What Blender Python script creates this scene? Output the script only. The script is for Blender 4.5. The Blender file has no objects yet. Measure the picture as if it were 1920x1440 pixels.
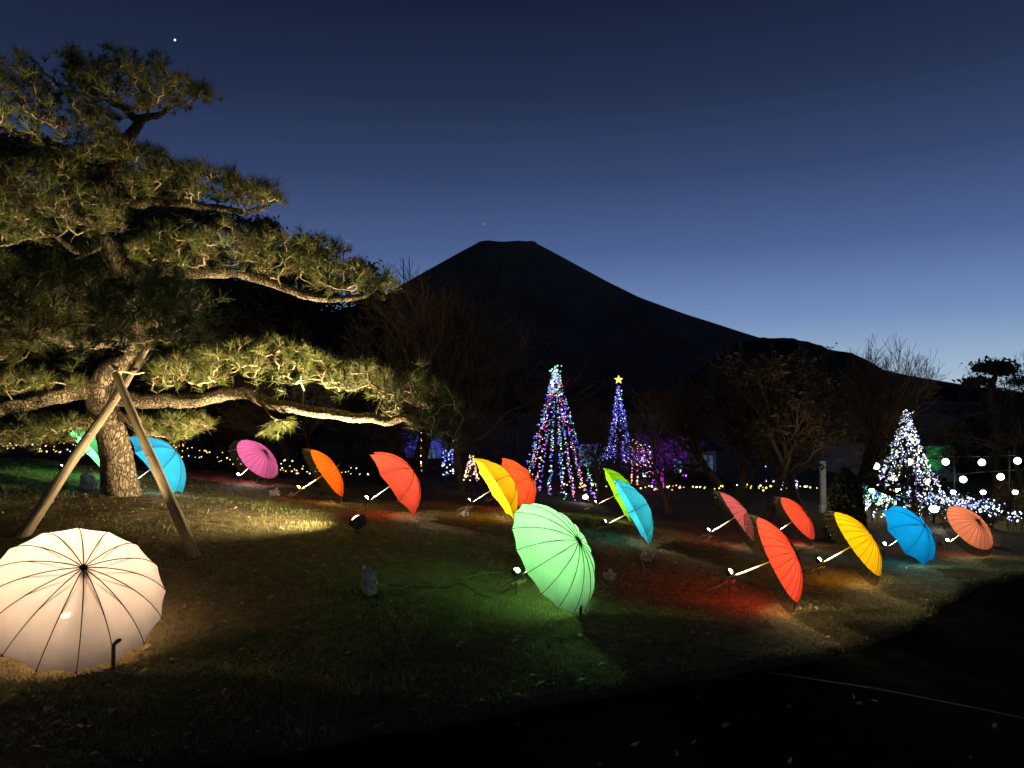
import bpy, math, random
import numpy as np
from mathutils import Vector, Matrix

rng = np.random.default_rng(11)
random.seed(11)
SC = bpy.context.scene
COL = SC.collection
PI = math.pi

# ------------------------------------------------------------------ camera
F = 1443.0                                   # focal length in photo pixels (1920 wide)
PITCH = math.atan(50 / F)
CAM = np.array([0, 0, 1.75])
cd = bpy.data.cameras.new('camera')
cd.sensor_width = 36.0
cd.lens = 36.0 * F / 1920.0
cd.clip_start = 0.05
cd.clip_end = 60000
cam = bpy.data.objects.new('camera', cd)
cam.location = CAM
cam.rotation_euler = (PI / 2 + PITCH, 0, 0)
COL.objects.link(cam)
SC.camera = cam
RT = np.array([1., 0, 0])
UPV = np.array([0, -math.sin(PITCH), math.cos(PITCH)])
FW = np.array([0, math.cos(PITCH), math.sin(PITCH)])

# ------------------------------------------------------------------ dusk sky
W = bpy.data.worlds.new('World')
SC.world = W
W.use_nodes = True
nt = W.node_tree
bg = nt.nodes['Background']
tc = nt.nodes.new('ShaderNodeTexCoord')
sx = nt.nodes.new('ShaderNodeSeparateXYZ')
nt.links.new(tc.outputs['Generated'], sx.inputs[0])
rp = nt.nodes.new('ShaderNodeValToRGB')
rp.color_ramp.interpolation = 'EASE'
SKY = [(0.0, (.31, .39, .43)), (.045, (.220, .300, .390)), (.115, (.107, .168, .310)), (.20, (.049, .080, .186)),
       (.29, (.0240, .0405, .102)), (.38, (.0118, .0205, .052)), (.48, (.0058, .0100, .027)), (1.0, (.003, .004, .012))]
while len(rp.color_ramp.elements) < len(SKY):
    rp.color_ramp.elements.new(.5)
for e, (p, c) in zip(rp.color_ramp.elements, SKY):
    e.position = p
    e.color = (*c, 1)
rp.color_ramp.interpolation = 'LINEAR'
nt.links.new(sx.outputs['Z'], rp.inputs[0])
# afterglow towards the place where the sun went down (to the right of the volcano)
dp = nt.nodes.new('ShaderNodeVectorMath'); dp.operation = 'DOT_PRODUCT'
SUNSET = math.radians(32)
dp.inputs[1].default_value = (math.sin(SUNSET), math.cos(SUNSET), 0)
nt.links.new(tc.outputs['Generated'], dp.inputs[0])
mr = nt.nodes.new('ShaderNodeMapRange')
mr.inputs['From Min'].default_value = -1.0; mr.inputs['From Max'].default_value = 1.0
mr.inputs['To Min'].default_value = .16; mr.inputs['To Max'].default_value = 1.22
nt.links.new(dp.outputs['Value'], mr.inputs['Value'])
mx = nt.nodes.new('ShaderNodeVectorMath'); mx.operation = 'SCALE'
nt.links.new(rp.outputs['Color'], mx.inputs[0]); nt.links.new(mr.outputs[0], mx.inputs['Scale'])
nt.links.new(mx.outputs[0], bg.inputs['Color'])
bg.inputs['Strength'].default_value = 1.32

SC.view_settings.view_transform = 'Standard'
SC.view_settings.look = 'None'
SC.view_settings.exposure = 0.0
SC.view_settings.gamma = 1.0
SC.cycles.use_denoising = True
SC.cycles.sample_clamp_indirect = 2.5
SC.cycles.max_bounces = 6
SC.cycles.diffuse_bounces = 3
SC.cycles.transparent_max_bounces = 8
SC.cycles.caustics_reflective = False
SC.cycles.caustics_refractive = False


# ------------------------------------------------------------------ helpers
def at(px, py, d):
    """world point seen at photo pixel (px, py) at depth d"""
    return CAM + d * (RT * (px - 960) / F + UPV * (720 - py) / F + FW)


def lnk(name, data, parent=None):
    o = bpy.data.objects.new(name, data)
    COL.objects.link(o)
    if parent is not None:
        o.parent = parent
    return o


def tag(o, label=None, cat=None, group=None, kind=None):
    if label: o['label'] = label
    if cat: o['category'] = cat
    if group: o['group'] = group
    if kind: o['kind'] = kind
    return o


def empty(name, loc, label=None, cat=None, group=None):
    o = lnk(name, None)
    o.empty_display_size = .1
    o.location = [float(v) for v in loc]
    return tag(o, label, cat, group)


def np_mesh(name, V, T, smooth=False, mats=(), mi=None):
    """V (n,3), T (m,k) faces all of size k"""
    me = bpy.data.meshes.new(name)
    V = np.ascontiguousarray(V, dtype=np.float32); T = np.ascontiguousarray(T, dtype=np.int32)
    m, k = T.shape
    me.vertices.add(len(V)); me.vertices.foreach_set('co', V.ravel())
    me.loops.add(m * k); me.loops.foreach_set('vertex_index', T.ravel())
    me.polygons.add(m)
    me.polygons.foreach_set('loop_start', np.arange(0, m * k, k, dtype=np.int32))
    if smooth:
        me.polygons.foreach_set('use_smooth', np.ones(m, dtype=bool))
    for x in mats: me.materials.append(x)
    if mi is not None:
        me.polygons.foreach_set('material_index', np.asarray(mi, dtype=np.int32))
    me.update(calc_edges=True)
    me.validate()
    return me


class MB:
    def __init__(s): s.V = []; s.Fc = []; s.M = []

    def add(s, V, Fc, mi=0):
        b = len(s.V)
        s.V.extend([tuple(float(c) for c in v) for v in V])
        s.Fc.extend([tuple(b + i for i in f) for f in Fc])
        s.M.extend([mi] * len(Fc))
        return s

    def box(s, c, size, R=None, mi=0, taper=1.0):
        x, y, z = [v / 2 for v in size]
        P = [(-x, -y, -z), (x, -y, -z), (x, y, -z), (-x, y, -z), (-x * taper, -y * taper, z), (x * taper, -y * taper, z), (x * taper, y * taper, z), (-x * taper, y * taper, z)]
        P = np.array(P)
        if R is not None: P = P @ np.array(R).T
        return s.add(P + np.array(c), [(0, 3, 2, 1), (4, 5, 6, 7), (0, 1, 5, 4), (1, 2, 6, 5), (2, 3, 7, 6), (3, 0, 4, 7)], mi)

    def tube(s, pts, rad, k=6, mi=0, cap=True, jit=0.0):
        V, Fq = tube_np(np.array(pts, float), rad, k, jit)
        b = len(s.V)
        s.add(V, [tuple(f) for f in Fq], mi)
        if cap:
            n = len(pts)
            s.Fc.append(tuple(b + i for i in range(k))[::-1]); s.M.append(mi)
            s.Fc.append(tuple(b + (n - 1) * k + i for i in range(k))); s.M.append(mi)
        return s

    def ball(s, c, r, seg=10, ring=6, mi=0, sc=(1, 1, 1), zmin=-1.0):
        V = []; Fc = []
        th = np.linspace(0, math.acos(zmin), ring + 1)
        for i, t in enumerate(th):
            for j in range(seg):
                a = 2 * PI * j / seg
                V.append((c[0] + r * sc[0] * math.sin(t) * math.cos(a), c[1] + r * sc[1] * math.sin(t) * math.sin(a), c[2] + r * sc[2] * math.cos(t)))
        for i in range(ring):
            for j in range(seg):
                Fc.append((i * seg + j, (i + 1) * seg + j, (i + 1) * seg + (j + 1) % seg, i * seg + (j + 1) % seg))
        return s.add(V, Fc, mi)

    def build(s, name, mats, parent=None, smooth=False):
        me = bpy.data.meshes.new(name)
        me.from_pydata(s.V, [], s.Fc)
        if not isinstance(mats, (list, tuple)): mats = [mats]
        for m in mats: me.materials.append(m)
        me.polygons.foreach_set('material_index', np.array(s.M, dtype=np.int32))
        if smooth: me.polygons.foreach_set('use_smooth', np.ones(len(s.Fc), dtype=bool))
        me.update()
        return lnk(name, me, parent)


def frames(pts):
    T = np.gradient(pts, axis=0)
    T /= np.linalg.norm(T, axis=1)[:, None] + 1e-9
    ref = np.array([0, 0, 1.]) if abs(T[0, 2]) < .8 else np.array([1., 0, 0])
    N = []
    n = ref - T[0] * (ref @ T[0]); n /= np.linalg.norm(n)
    for t in T:
        n = n - t * (n @ t); n /= np.linalg.norm(n) + 1e-9
        N.append(n.copy())
    N = np.array(N)
    return T, N, np.cross(T, N)


def tube_np(pts, rad, k=6, jit=0.0, rfun=None):
    n = len(pts)
    rad = np.full(n, float(rad)) if np.isscalar(rad) else np.asarray(rad, float)
    T, N, B = frames(pts)
    a = np.linspace(0, 2 * PI, k, endpoint=False)
    ca, sa = np.cos(a), np.sin(a)
    r = np.repeat(rad[:, None], k, 1)
    if jit: r = r * (1 + rng.normal(0, jit, r.shape))
    if rfun is not None: r = r * rfun(n, k)
    V = pts[:, None, :] + r[..., None] * (ca[None, :, None] * N[:, None, :] + sa[None, :, None] * B[:, None, :])
    i, j = np.meshgrid(np.arange(n - 1), np.arange(k), indexing='ij')
    q = np.stack([i * k + j, i * k + (j + 1) % k, (i + 1) * k + (j + 1) % k, (i + 1) * k + j], -1).reshape(-1, 4)
    return V.reshape(-1, 3), q


def seg_tubes(P0, P1, R0, R1, k=4):
    """many independent tapered prisms -> V, quads"""
    P0, P1, R0, R1 = map(np.asarray, (P0, P1, R0, R1))
    d = P1 - P0; d = d / (np.linalg.norm(d, axis=1)[:, None] + 1e-9)
    ref = np.where(np.abs(d[:, 2:3]) < .8, [[0, 0, 1.]], [[1., 0, 0]])
    n = np.cross(d, ref); n /= np.linalg.norm(n, axis=1)[:, None] + 1e-9
    b = np.cross(d, n)
    a = np.linspace(0, 2 * PI, k, endpoint=False)
    off = np.cos(a)[None, :, None] * n[:, None] + np.sin(a)[None, :, None] * b[:, None]
    V = np.concatenate([P0[:, None] + off * R0[:, None, None], P1[:, None] + off * R1[:, None, None]], 1)
    m = len(P0)
    base = (np.arange(m) * 2 * k)[:, None]
    j = np.arange(k)
    q = np.stack([base + j, base + (j + 1) % k, base + k + (j + 1) % k, base + k + j], -1).reshape(-1, 4)
    return V.reshape(-1, 3), q


def catmull(pts, n=8):
    p = np.array(pts, float)
    p = np.vstack([2 * p[0] - p[1], p, 2 * p[-1] - p[-2]])
    out = []
    for i in range(1, len(p) - 2):
        for t in np.linspace(0, 1, n, endpoint=False):
            a, b, c, d = p[i - 1], p[i], p[i + 1], p[i + 2]
            out.append(.5 * (2 * b + (c - a) * t + (2 * a - 5 * b + 4 * c - d) * t * t + (3 * b - a - 3 * c + d) * t ** 3))
    out.append(p[-2])
    return np.array(out)


# ------------------------------------------------------------------ materials
def new_mat(name):
    m = bpy.data.materials.new(name); m.use_nodes = True
    t = m.node_tree
    return m, t, t.nodes['Principled BSDF'], t.nodes['Material Output']


def mat(name, c1, c2=None, rough=.8, scale=6, bump=0.0, bscale=None, metal=0.0, stretch=(1, 1, 1), spec=.3, detail=5, c3=None):
    m, t, p, o = new_mat(name)
    p.inputs['Roughness'].default_value = rough
    p.inputs['Metallic'].default_value = metal
    p.inputs['Specular IOR Level'].default_value = spec
    if c2 is None:
        p.inputs['Base Color'].default_value = (*c1, 1)
        if not bump: return m
    tcn = t.nodes.new('ShaderNodeTexCoord'); mp = t.nodes.new('ShaderNodeMapping'); mp.inputs['Scale'].default_value = stretch
    t.links.new(tcn.outputs['Object'], mp.inputs[0])
    n = t.nodes.new('ShaderNodeTexNoise'); n.inputs['Scale'].default_value = scale; n.inputs['Detail'].default_value = detail
    n.inputs['Roughness'].default_value = .65
    t.links.new(mp.outputs[0], n.inputs['Vector'])
    if c2 is not None:
        r = t.nodes.new('ShaderNodeValToRGB')
        r.color_ramp.elements[0].position = .32; r.color_ramp.elements[0].color = (*c1, 1)
        r.color_ramp.elements[1].position = .68; r.color_ramp.elements[1].color = (*c2, 1)
        if c3 is not None:
            e = r.color_ramp.elements.new(.5); e.color = (*c3, 1)
        t.links.new(n.outputs['Fac'], r.inputs[0]); t.links.new(r.outputs[0], p.inputs['Base Color'])
    if bump:
        n2 = t.nodes.new('ShaderNodeTexNoise'); n2.inputs['Scale'].default_value = bscale or scale * 3; n2.inputs['Detail'].default_value = 6
        t.links.new(mp.outputs[0], n2.inputs['Vector'])
        b = t.nodes.new('ShaderNodeBump'); b.inputs['Strength'].default_value = bump; b.inputs['Distance'].default_value = .02
        t.links.new(n2.outputs['Fac'], b.inputs['Height']); t.links.new(b.outputs[0], p.inputs['Normal'])
    return m


def emit(name, c, s, sample=False):
    m, t, p, o = new_mat(name)
    t.nodes.remove(p)
    e = t.nodes.new('ShaderNodeEmission'); e.inputs[0].default_value = (*c, 1); e.inputs[1].default_value = s
    t.links.new(e.outputs[0], o.inputs[0])
    m.cycles.emission_sampling = 'AUTO' if sample else 'NONE'
    return m


def fabric(name, c, trans=.6, clear=0.0, scale=9, var=.10):
    """thin cloth that lets lamp light through"""
    c = [v * .74 for v in c]; trans = trans * .28
    m, t, p, o = new_mat(name)
    t.nodes.remove(p)
    tcn = t.nodes.new('ShaderNodeTexCoord')
    n = t.nodes.new('ShaderNodeTexNoise'); n.inputs['Scale'].default_value = scale; n.inputs['Detail'].default_value = 4
    t.links.new(tcn.outputs['Object'], n.inputs['Vector'])
    r = t.nodes.new('ShaderNodeValToRGB')
    r.color_ramp.elements[0].position = .3; r.color_ramp.elements[1].position = .7
    r.color_ramp.elements[0].color = (*[v * (1 - var) for v in c], 1); r.color_ramp.elements[1].color = (*[min(1, v * (1 + var * .5)) for v in c], 1)
    t.links.new(n.outputs['Fac'], r.inputs[0])
    d = t.nodes.new('ShaderNodeBsdfDiffuse'); tr = t.nodes.new('ShaderNodeBsdfTranslucent'); mix = t.nodes.new('ShaderNodeMixShader')
    mix.inputs[0].default_value = trans
    t.links.new(r.outputs[0], d.inputs[0]); t.links.new(r.outputs[0], tr.inputs[0])
    # fine weave and slack in the cloth
    wv = t.nodes.new('ShaderNodeTexNoise'); wv.inputs['Scale'].default_value = 8; wv.inputs['Detail'].default_value = 3
    t.links.new(tcn.outputs['Object'], wv.inputs['Vector'])
    b = t.nodes.new('ShaderNodeBump'); b.inputs['Strength'].default_value = .5; b.inputs['Distance'].default_value = .02
    t.links.new(wv.outputs['Fac'], b.inputs['Height'])
    t.links.new(b.outputs[0], d.inputs['Normal']); t.links.new(b.outputs[0], tr.inputs['Normal'])
    t.links.new(d.outputs[0], mix.inputs[1]); t.links.new(tr.outputs[0], mix.inputs[2])
    last = mix
    if clear:
        tp = t.nodes.new('ShaderNodeBsdfTransparent'); m2 = t.nodes.new('ShaderNodeMixShader'); m2.inputs[0].default_value = clear
        t.links.new(mix.outputs[0], m2.inputs[1]); t.links.new(tp.outputs[0], m2.inputs[2]); last = m2
    t.links.new(last.outputs[0], o.inputs[0])
    return m


def leafy(name, c1, c2, scale=3, trans=.3):
    m, t, p, o = new_mat(name)
    t.nodes.remove(p)
    tcn = t.nodes.new('ShaderNodeTexCoord')
    n = t.nodes.new('ShaderNodeTexNoise'); n.inputs['Scale'].default_value = scale; n.inputs['Detail'].default_value = 6; n.inputs['Roughness'].default_value = .8
    t.links.new(tcn.outputs['Object'], n.inputs['Vector'])
    r = t.nodes.new('ShaderNodeValToRGB')
    r.color_ramp.elements[0].position = .35; r.color_ramp.elements[1].position = .65
    r.color_ramp.elements[0].color = (*c1, 1); r.color_ramp.elements[1].color = (*c2, 1)
    t.links.new(n.outputs['Fac'], r.inputs[0])
    d = t.nodes.new('ShaderNodeBsdfPrincipled'); d.inputs['Roughness'].default_value = .55; d.inputs['Specular IOR Level'].default_value = .35
    tr = t.nodes.new('ShaderNodeBsdfTranslucent'); mix = t.nodes.new('ShaderNodeMixShader'); mix.inputs[0].default_value = trans
    t.links.new(r.outputs[0], d.inputs['Base Color']); t.links.new(r.outputs[0], tr.inputs[0])
    t.links.new(d.outputs[0], mix.inputs[1]); t.links.new(tr.outputs[0], mix.inputs[2]); t.links.new(mix.outputs[0], o.inputs[0])
    return m


def bark_mat(name, c1, c2, cell=14, depth=.035, zs=.45):
    m, t, p, o = new_mat(name)
    p.inputs['Roughness'].default_value = .85; p.inputs['Specular IOR Level'].default_value = .2
    tcn = t.nodes.new('ShaderNodeTexCoord'); mp = t.nodes.new('ShaderNodeMapping'); mp.inputs['Scale'].default_value = (1, 1, zs)
    t.links.new(tcn.outputs['Object'], mp.inputs[0])
    wn = t.nodes.new('ShaderNodeTexNoise'); wn.inputs['Scale'].default_value = 7; wn.inputs['Detail'].default_value = 4
    t.links.new(mp.outputs[0], wn.inputs['Vector'])
    ad = t.nodes.new('ShaderNodeMixRGB'); ad.blend_type = 'ADD'; ad.inputs[0].default_value = .16
    t.links.new(mp.outputs[0], ad.inputs[1]); t.links.new(wn.outputs['Color'], ad.inputs[2])
    v = t.nodes.new('ShaderNodeTexVoronoi'); v.feature = 'DISTANCE_TO_EDGE'; v.inputs['Scale'].default_value = cell
    t.links.new(ad.outputs[0], v.inputs['Vector'])
    r = t.nodes.new('ShaderNodeValToRGB'); r.color_ramp.elements[0].position = .0; r.color_ramp.elements[1].position = .30
    r.color_ramp.elements[0].color = (*[x * .55 for x in c1], 1); r.color_ramp.elements[1].color = (*c2, 1)
    e = r.color_ramp.elements.new(.08); e.color = (*c1, 1)
    t.links.new(v.outputs['Distance'], r.inputs[0])
    fn = t.nodes.new('ShaderNodeTexNoise'); fn.inputs['Scale'].default_value = 35; fn.inputs['Detail'].default_value = 6
    t.links.new(tcn.outputs['Object'], fn.inputs['Vector'])
    mu = t.nodes.new('ShaderNodeMixRGB'); mu.blend_type = 'OVERLAY'; mu.inputs[0].default_value = .6
    t.links.new(r.outputs[0], mu.inputs[1]); t.links.new(fn.outputs['Fac'], mu.inputs[2])
    t.links.new(mu.outputs[0], p.inputs['Base Color'])
    mi = t.nodes.new('ShaderNodeMath'); mi.operation = 'MINIMUM'; mi.inputs[1].default_value = .16
    t.links.new(v.outputs['Distance'], mi.inputs[0])
    sm = t.nodes.new('ShaderNodeMath'); sm.operation = 'MULTIPLY_ADD'; sm.inputs[1].default_value = .05
    t.links.new(fn.outputs['Fac'], sm.inputs[0]); t.links.new(mi.outputs[0], sm.inputs[2])
    b = t.nodes.new('ShaderNodeBump'); b.inputs['Strength'].default_value = 1.0; b.inputs['Distance'].default_value = depth * 6
    t.links.new(sm.outputs[0], b.inputs['Height']); t.links.new(b.outputs[0], p.inputs['Normal'])
    return m


M = {}
M['metal'] = mat('dark_metal', (.03, .03, .03), rough=.45, metal=.6)
M['black'] = mat('black_plastic', (.012, .012, .012), rough=.5)
M['rib'] = mat('rib_brown', (.05, .02, .012), rough=.6)
M['shaft_wood'] = mat('shaft_wood', (.17, .125, .06), (.25, .19, .095), rough=.6, scale=20, stretch=(1, 1, .1))
M['shaft_metal'] = mat('shaft_metal', (.07, .065, .055), rough=.6, metal=.2)
M['board'] = mat('board_wood', (.17, .105, .055), (.28, .19, .11), rough=.8, scale=5, stretch=(1, 6, 6), bump=.3)
M['pole_wood'] = mat('pole_wood', (.07, .05, .03), (.24, .185, .115), rough=.85, scale=22, stretch=(1, 1, .07), bump=.7, bscale=40, c3=(.15, .115, .072))
M['rope'] = mat('rope', (.25, .19, .11), (.4, .32, .2), rough=.9, scale=60, bump=.6)
M['bark'] = bark_mat('pine_bark', (.15, .11, .07), (.235, .175, .115), cell=27, depth=.022, zs=.36)
M['limb'] = bark_mat('limb_bark', (.16, .115, .07), (.30, .235, .145), cell=30, depth=.02, zs=.9)
M['twig'] = mat('twig_bark', (.20, .14, .08), (.46, .36, .22), rough=.85, scale=25, bump=.5)
M['needle'] = leafy('pine_needles', (.050, .068, .012), (.155, .165, .040), scale=5, trans=.25)
M['needle_old'] = leafy('old_needles', (.10, .065, .022), (.21, .15, .06), scale=6, trans=.2)
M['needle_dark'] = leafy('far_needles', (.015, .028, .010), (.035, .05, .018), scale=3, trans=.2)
M['barebark'] = mat('bare_tree_bark', (.05, .036, .026), (.105, .077, .054), rough=.9, scale=8)
M['baretwig'] = mat('bare_twigs', (.045, .028, .019), (.10, .065, .043), rough=.9, scale=4)
M['dryleaf'] = leafy('dry_leaves', (.07, .05, .019), (.16, .11, .042), scale=4)
M['shrubleaf'] = leafy('shrub_leaves', (.015, .022, .009), (.045, .045, .022), scale=4)
M['wire'] = mat('wire_green', (.01, .02, .012), rough=.6)
M['bark_wrap'] = mat('bark_wrap', (.10, .065, .035), (.22, .15, .085), rough=.95, scale=40, bump=.8)
M['white_paint'] = mat('white_paint', (.62, .62, .6), (.78, .78, .76), rough=.5, scale=12)
M['plastic'] = mat('crumpled_plastic', (.30, .30, .28), (.62, .62, .58), rough=.16, scale=14, bump=.9, bscale=30, spec=.8)


# ------------------------------------------------------------------ umbrellas: where they are in the photograph
# key, type, ribs, prior diameter, rim centre px, rim major axis px, projected axis, facing (+ outside, - inside towards us)
UMB = [
    ('white', 'A', 16, 1.05, 143, 1117, 313, (15, -58), .83),
    ('green', 'A', 16, 1.00, 1037, 1043, 226, (.86, -.51), .48),
    ('yellow', 'B', 8, 1.00, 926, 916, 137, (.84, -.54), -.14),
    ('orange_back', 'B', 8, 1.00, 968, 910, 116, (.87, -.49), .30),
    ('red_scallop', 'B', 8, 1.00, 738, 907, 150, (.816, -.577), .15),
    ('orange', 'C', 24, 1.05, 603, 893, 124, (.837, -.547), .18),
    ('pink', 'C', 24, 1.05, 476, 868, 110, (.71, -.70), .50),
    ('green_left', 'B', 8, 1.00, 166, 846, 135, (.80, -.60), -.10),
    ('blue_left', 'B', 8, 1.00, 292, 873, 145, (.80, -.60), .20),
    ('lime', 'B', 8, 1.00, 1156, 928, 112, (.90, -.44), -.10),
    ('teal', 'B', 8, 1.00, 1183, 960, 138, (.886, -.464), -.09),
    ('rose', 'C', 24, 1.05, 1372, 974, 126, (.85, -.53), .08),
    ('red_far', 'C', 24, 1.05, 1487, 977, 109, (.83, -.56), .25),
    ('red_big', 'C', 24, 1.05, 1441, 1055, 195, (.933, -.36), .19),
    ('yellow_right', 'C', 24, 1.05, 1593, 1027, 158, (.87, -.49), .20),
    ('blue_right', 'B', 8, 1.00, 1702, 1003, 128, (.866, -.50), .40),
    ('salmon', 'C', 24, 1.05, 1810, 995, 113, (.80, -.60), .50)]


def u_geom(u, Z):
    _, _, _, D, cx, cy, L, d, s = u
    C = at(cx, cy, Z); ray = (C - CAM) / np.linalg.norm(C - CAM)
    d = np.array(d) / np.hypot(*d)
    w = RT * d[0] - UPV * d[1]; w = w - ray * (w @ ray); w /= np.linalg.norm(w)
    A = -ray * s + w * math.sqrt(1 - s * s)
    R = L * Z / (2 * F)
    up = np.array([0, 0, 1.]) - A * A[2]; up /= np.linalg.norm(up)
    return C, A, R, C - R * up


# ------------------------------------------------------------------ terrain: smooth surface through the places where things touch the ground
CP = []
for u in UMB:
    CP.append(u_geom(u, F * u[3] / u[6])[3] - np.array([0, 0, .02]))
CP += [at(225, 921, 8.8), at(361, 1040, 6.8), at(42, 1004, 6.9), np.array([-2.2, 3.0, .16]), np.array([0, 3.2, .03]), np.array([2.5, 3.6, -.12]),
       np.array([5.5, 5.5, -.35]), np.array([0, -3, 0.]), np.array([9, 0, -.4]), np.array([-8, 2, .4]), at(1045, 935, 20), at(1700, 972, 19), at(840, 905, 19),
       at(30, 855, 16), np.array([11, 9, -.6]), at(-150, 860, 10.5), np.array([-4, 19, .1])]
CP = np.array(CP)


def tps_k(r2): return np.where(r2 > 1e-9, .5 * r2 * np.log(r2 + 1e-12), 0)


_n = len(CP)
_K = tps_k(((CP[:, None, :2] - CP[None, :, :2]) ** 2).sum(-1)) + np.eye(_n) * 1.5
_P = np.hstack([np.ones((_n, 1)), CP[:, :2]])
_A = np.block([[_K, _P], [_P.T, np.zeros((3, 3))]])
_W = np.linalg.solve(_A, np.concatenate([CP[:, 2], np.zeros(3)]))


def sstep(a, b, x):
    t = np.clip((x - a) / (b - a), 0, 1)
    return t * t * (3 - 2 * t)


def ground0(x, y):
    x = np.asarray(x, float); y = np.asarray(y, float)
    xx = np.clip(x, -11, 14); yy = np.clip(y, -4, 24)
    sh = xx.shape
    r2 = (xx.ravel()[:, None] - CP[None, :, 0]) ** 2 + (yy.ravel()[:, None] - CP[None, :, 1]) ** 2
    z = tps_k(r2) @ _W[:_n] + _W[_n] + _W[_n + 1] * xx.ravel() + _W[_n + 2] * yy.ravel()
    z = z.reshape(sh)
    far = np.clip(-.25 - .045 * x, -1.3, .3)
    f = np.maximum(sstep(15, 26, y), np.maximum(sstep(11, 20, x), sstep(-11, -20, x)))
    return z * (1 - f) + far * f


def vnoise(x, y, s, seed=0):
    """cheap smooth value noise"""
    r = np.random.default_rng(seed).random((64, 64))
    u = x / s; v = y / s
    iu = np.floor(u).astype(int); iv = np.floor(v).astype(int)
    fu = u - iu; fv = v - iv
    fu = fu * fu * (3 - 2 * fu); fv = fv * fv * (3 - 2 * fv)
    g = lambda a, b: r[a % 64, b % 64]
    return (g(iu, iv) * (1 - fu) + g(iu + 1, iv) * fu) * (1 - fv) + (g(iu, iv + 1) * (1 - fu) + g(iu + 1, iv + 1) * fu) * fv - .5


def hit0(px, py):
    d = (at(px, py, 1) - CAM)
    lo, hi = 1.0, 60.0
    t = lo
    while t < hi:
        p = CAM + d * t
        if p[2] < ground0(p[0], p[1]): break
        t += .04
    return CAM + d * t


# path edge, traced along the lawn's border and continued left and right out of view
EDGE = [hit0(*p)[:2] for p in [(-120, 1500), (180, 1462), (420, 1426), (700, 1376), (960, 1330), (1180, 1290), (1390, 1257), (1550, 1228), (1670, 1190), (1745, 1150), (1800, 1115), (1870, 1090), (1990, 1068), (2120, 1060)]]
EDGE = [np.array([-9.0, 1.2])] + EDGE + [np.array([14.0, 10.5]), np.array([24.0, 11.5])]
EDGE = catmull(EDGE, 8)
EDGE = EDGE + np.stack([vnoise(EDGE[:, 0] * 3, EDGE[:, 1] * 3, 1.0, 3), vnoise(EDGE[:, 0] * 3, EDGE[:, 1] * 3, 1.0, 4)], -1) * .10
POLY = np.vstack([EDGE, [[24, -12], [-9, -12]]])


def in_path(x, y):
    x = np.asarray(x, float); y = np.asarray(y, float)
    ins = np.zeros(x.shape, bool)
    n = len(POLY)
    for i in range(n):
        x1, y1 = POLY[i]; x2, y2 = POLY[(i + 1) % n]
        c = ((y1 > y) != (y2 > y)) & (x < (x2 - x1) * (y - y1) / (y2 - y1 + 1e-12) + x1)
        ins ^= c
    return ins


def edge_dist(x, y):
    x = np.asarray(x, float).ravel(); y = np.asarray(y, float).ravel()
    best = np.full(x.shape, 1e9)
    for i in range(len(EDGE) - 1):
        a = EDGE[i]; b = EDGE[i + 1]; ab = b - a
        t = np.clip(((x - a[0]) * ab[0] + (y - a[1]) * ab[1]) / (ab @ ab), 0, 1)
        best = np.minimum(best, (x - a[0] - t * ab[0]) ** 2 + (y - a[1] - t * ab[1]) ** 2)
    return np.sqrt(best)


def ground(x, y):
    x = np.asarray(x, float); y = np.asarray(y, float)
    z = ground0(x, y)
    near = 1 - sstep(20, 30, np.hypot(x, y))
    z = z + near * (vnoise(x, y, .9, 1) * .035 + vnoise(x, y, .28, 2) * .02)
    sd = edge_dist(x, y).reshape(x.shape) * np.where(in_path(x, y), 1, -1)
    return z - .11 * sstep(-.06, .10, sd)


def gz(x, y): return float(ground(np.array([x]), np.array([y]))[0])


def hit(px, py, off=0.0):
    d = (at(px, py, 1) - CAM)
    ts = np.arange(2.0, 45, .03)
    P = CAM[None] + d[None] * ts[:, None]
    g = ground(P[:, 0], P[:, 1])
    k = np.argmax(P[:, 2] < g) if (P[:, 2] < g).any() else len(ts) - 1
    p = P[k].copy(); p[2] = g[k] + off
    return p


def on_ground(px, depth, off=0.0):
    p = at(px, 770, depth)
    return np.array([p[0], p[1], gz(p[0], p[1]) + off])


def axis_coords(fine_a, fine_b, step, lo, hi):
    a = list(np.arange(fine_a, fine_b + 1e-6, step))
    s = step; x = a[-1]
    while x < hi: s *= 1.28; x += s; a.append(x)
    s = step; x = a[0]; pre = []
    while x > lo: s *= 1.28; x -= s; pre.append(x)
    return np.array(pre[::-1] + a)


gx = axis_coords(-9.5, 10, .11, -16000, 16000); gy = axis_coords(2.2, 16.5, .11, -200, 22000)
GX, GY = np.meshgrid(gx, gy, indexing='ij')
GZ = ground(GX, GY)
ny = len(gy)
i, j = np.meshgrid(np.arange(len(gx) - 1), np.arange(ny - 1), indexing='ij')
Q = np.stack([i * ny + j, (i + 1) * ny + j, (i + 1) * ny + j + 1, i * ny + j + 1], -1).reshape(-1, 4)


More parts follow.
